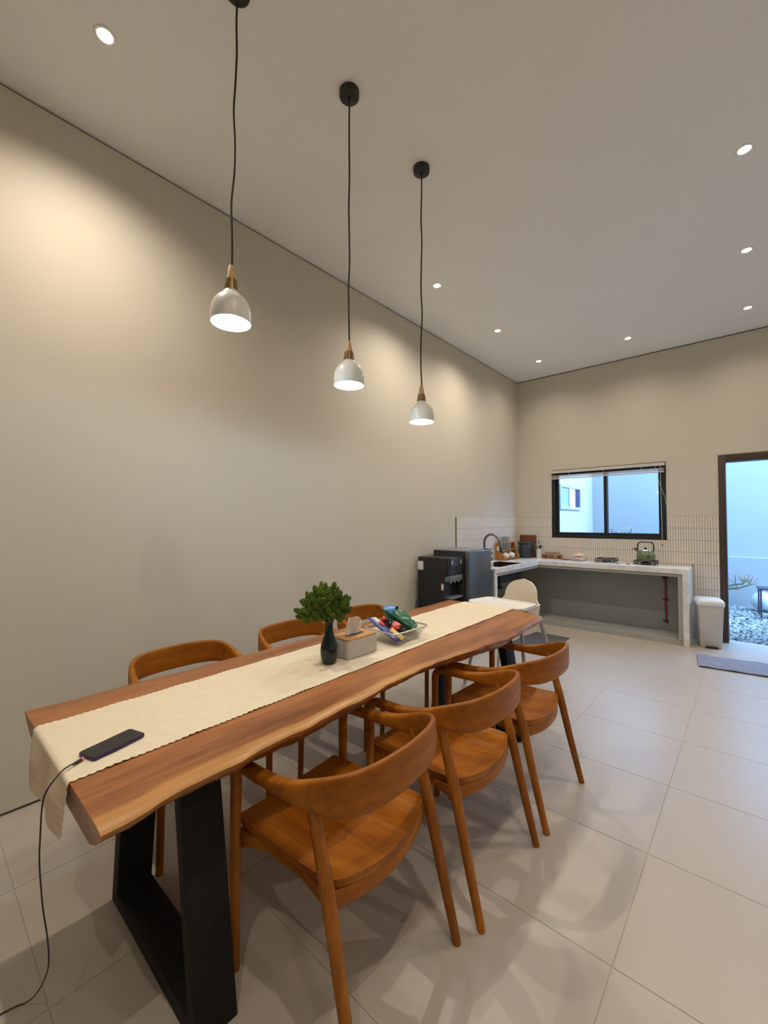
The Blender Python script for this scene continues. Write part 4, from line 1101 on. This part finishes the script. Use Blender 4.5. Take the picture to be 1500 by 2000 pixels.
# hob
hb = thing('gas_hob', 'white glass two-burner gas hob set on the marble worktop under the window', 'stove', (1.50, -0.275, CT))
B().loft([rrect(0.76, 0.40, 0.02, 4, z) for z in (0.0, 0.010)]).build('glass_top', M['hobglass'], hb, bevel=0.002)
for x in (-0.205, 0.235):
    B().lathe([(0.105, 0.0102), (0.108, 0.012), (0.10, 0.015), (0.06, 0.017)], 36, c=(x, 0.03, 0), cap0=True, cap1=True).build('drip_ring', M['steel'], hb)
    B().lathe([(0.055, 0.018), (0.058, 0.030), (0.048, 0.034), (0.045, 0.040), (0.03, 0.044)], 28, c=(x, 0.03, 0), cap0=True, cap1=True).build('burner', M['iron'], hb)
    gr = B()
    sq = [(x + sx_ * 0.108, 0.03 + sy_ * 0.108, 0.058) for sx_, sy_ in ((-1, -1), (1, -1), (1, 1), (-1, 1))]
    gr.tube(sq, 0.0055, 6, closed=True); gr.tube([(p_[0], p_[1], 0.026) for p_ in sq], 0.0045, 6, closed=True)
    for p_ in sq: gr.tube([(p_[0], p_[1], 0.0105), p_], 0.0055, 6)
    for k in range(4):
        a = k * PI / 2
        gr.tube([(x + 0.108 * math.cos(a), 0.03 + 0.108 * math.sin(a), 0.058), (x + 0.035 * math.cos(a), 0.03 + 0.035 * math.sin(a), 0.060)], 0.005, 6)
        gr.tube([(x + 0.108 * math.cos(a), 0.03 + 0.108 * math.sin(a), 0.0105), (x + 0.108 * math.cos(a), 0.03 + 0.108 * math.sin(a), 0.058)], 0.0045, 6)
    gr.build('pan_support', M['iron'], hb)
for x in (-0.035, 0.075):
    B().lathe([(0.019, 0.0105), (0.019, 0.020), (0.016, 0.034), (0.014, 0.036)], 20, c=(x, -0.135, 0), cap0=True, cap1=True).build('knob', M['steel'], hb)

kt = thing('stovetop_kettle', 'sage green kettle with black loop handle on the right hob burner', 'kettle', (1.735, -0.245, CT + 0.0648), math.radians(0))
B().lathe([(0.085, 0.0), (0.096, 0.006), (0.101, 0.03), (0.098, 0.065), (0.086, 0.095), (0.066, 0.112), (0.062, 0.114)], 40, cap0=True, cap1=True).build('body', M['kettle'], kt)
B().lathe([(0.064, 0.1142), (0.060, 0.122), (0.03, 0.130), (0.01, 0.132)], 32, cap0=True, cap1=True).build('lid', M['steel'], kt)
B().lathe([(0.008, 0.132), (0.014, 0.136), (0.016, 0.146), (0.010, 0.152)], 18, cap0=True, cap1=True).build('lid_knob', M['blackp'], kt)
B().tube(smoothpath([(-0.080, 0, 0.098), (-0.086, 0, 0.15), (-0.078, 0, 0.20), (-0.05, 0, 0.218), (0.05, 0, 0.218), (0.078, 0, 0.20), (0.086, 0, 0.15), (0.080, 0, 0.098)], 5), 0.0075, 10).build('handle', M['blackp'], kt)
B().tube([(-0.070, 0, 0.088), (-0.092, 0, 0.108), (-0.104, 0, 0.122)], [0.016, 0.012, 0.010], 14).build('spout', M['kettle'], kt)
B().tube([(-0.100, 0, 0.117), (-0.116, 0, 0.136)], [0.013, 0.011], 12).build('spout_cap', M['blackp'], kt)
B().tube([(-0.100, 0, 0.140), (-0.125, 0, 0.142), (-0.150, 0, 0.122)], 0.004, 8).build('whistle_lever', M['blackp'], kt)
em = B(); pts5 = [(0.020 * (1 if k % 2 == 0 else .5) * math.cos(PI / 2 + k * PI / 5), 0.013 * (1 if k % 2 == 0 else .5) * math.sin(PI / 2 + k * PI / 5)) for k in range(10)]
em.add([(x, -0.1015, z + 0.045) for x, z in pts5] + [(x, -0.096, z + 0.045) for x, z in pts5], [tuple(range(10)), tuple(reversed(range(10, 20)))] + [(i, (i + 1) % 10, 10 + (i + 1) % 10, 10 + i) for i in range(10)])
emo = em.build('emblem', M['blackp'], kt, smooth=0); emo.rotation_euler = (0, 0, math.radians(25))

# small wall peg by the kettle
pg = B().lathe([(0.007, -0.0085), (0.007, -0.018), (0.004, -0.020)], 14, cap0=True, cap1=True, mx=Matrix.Rotation(-PI / 2, 4, 'X') @ Matrix.Diagonal((1, 1, -1, 1)))
pg.v = [(x, -abs(y), z) for x, y, z in pg.v]
o = pg.build('wall_peg', M['blackp']); o.location = (1.876, 0, 1.108); tag(o, 'tiny black peg on the tiles right of the kettle', 'peg')

# red gas hose with black clips under the worktop
hs = thing('gas_hose', 'red gas hose held by black clips on the recess wall under the hob', 'hose', (1.907, -0.046, 0.0))
B().tube(smoothpath([(-0.012, 0, 0.768), (-0.004, 0.0, 0.70), (0.002, 0, 0.60), (-0.002, 0, 0.40), (0.004, 0, 0.25), (0.002, 0, 0.17)], 6), 0.0105, 10).build('tube', M['hose'], hs)
for z in (0.70, 0.435, 0.17): B().box(-0.030, 0.030, -0.013, 0.015, z - 0.008, z + 0.008).build('clip', M['blackp'], hs, bevel=0.003)
B().tube([(0.011 * math.cos(a), -0.004, 0.125 + 0.014 * math.sin(a)) for a in [k * 2 * PI / 20 for k in range(20)]], 0.0035, 6, closed=True).build('hook_ring', M['steel'], hs)
B().tube([(0.002, -0.002, 0.172), (0.001, -0.003, 0.138)], 0.006, 8).build('hose_end', M['hose'], hs)

# blue water jug in the recess beneath the sink
jg = thing('water_jug', 'blue plastic water jug half hidden in the recess behind the high chair', 'jug', (0.30, -0.86, 0.0605))
B().lathe([(0.11, 0.0), (0.13, 0.01), (0.133, 0.28), (0.12, 0.34), (0.06, 0.40), (0.032, 0.42), (0.030, 0.47)], 32, cap0=True, cap1=True).build('body', M['jug'], jg)
B().lathe([(0.034, 0.4705), (0.034, 0.495), (0.03, 0.50)], 20, cap0=True, cap1=True).build('cap', M['white_plastic'], jg)

# pedal bin
bn = thing('pedal_bin', 'white plastic pedal bin between the counter end and the back door', 'bin', (2.345, -0.285, 0.0), math.radians(13))
B().loft([rrect(0.185, 0.20, 0.02, 4, 0.002), rrect(0.195, 0.215, 0.02, 4, 0.01), rrect(0.232, 0.262, 0.02, 4, 0.465)]).build('body', M['bin'], bn, smooth=50)
B().loft([rrect(0.245, 0.275, 0.03, 5, 0.4655), rrect(0.252, 0.285, 0.032, 5, 0.475), rrect(0.252, 0.285, 0.032, 5, 0.505), rrect(0.225, 0.255, 0.04, 5, 0.532), rrect(0.15, 0.17, 0.05, 5, 0.540)]).build('lid', M['bin_lid'], bn, smooth=60)
B().box(-0.055, 0.055, -0.128, -0.088, 0.004, 0.020).build('pedal', M['blackp'], bn, bevel=0.003)

# mats
dm = B().grid(40, 24, lambda u, v: (lerp(-0.53, 0.53, u), lerp(-0.215, 0.215, v), 0.007 + 0.003 * math.sin(9 * u + 4 * v) * math.sin(7 * v) + 0.002 * math.sin(31 * u)))
o = dm.build('door_mat', M['mat_blue'], solid=0.006, smooth=60); o.location = (2.82, -0.93, 0.0025); o.rotation_euler = (0, 0, math.radians(7))
tag(o, 'wrinkled grey blue woven mat on the floor before the back door', 'mat')
o = B().loft([rrect(0.46, 0.88, 0.02, 4, 0.0005), rrect(0.46, 0.88, 0.02, 4, 0.008)]).build('kitchen_mat', M['mat_dark'], bevel=0.002)
o.location = (0.835, -1.43, 0); tag(o, 'dark grey flat mat on the floor before the sink counter', 'mat')
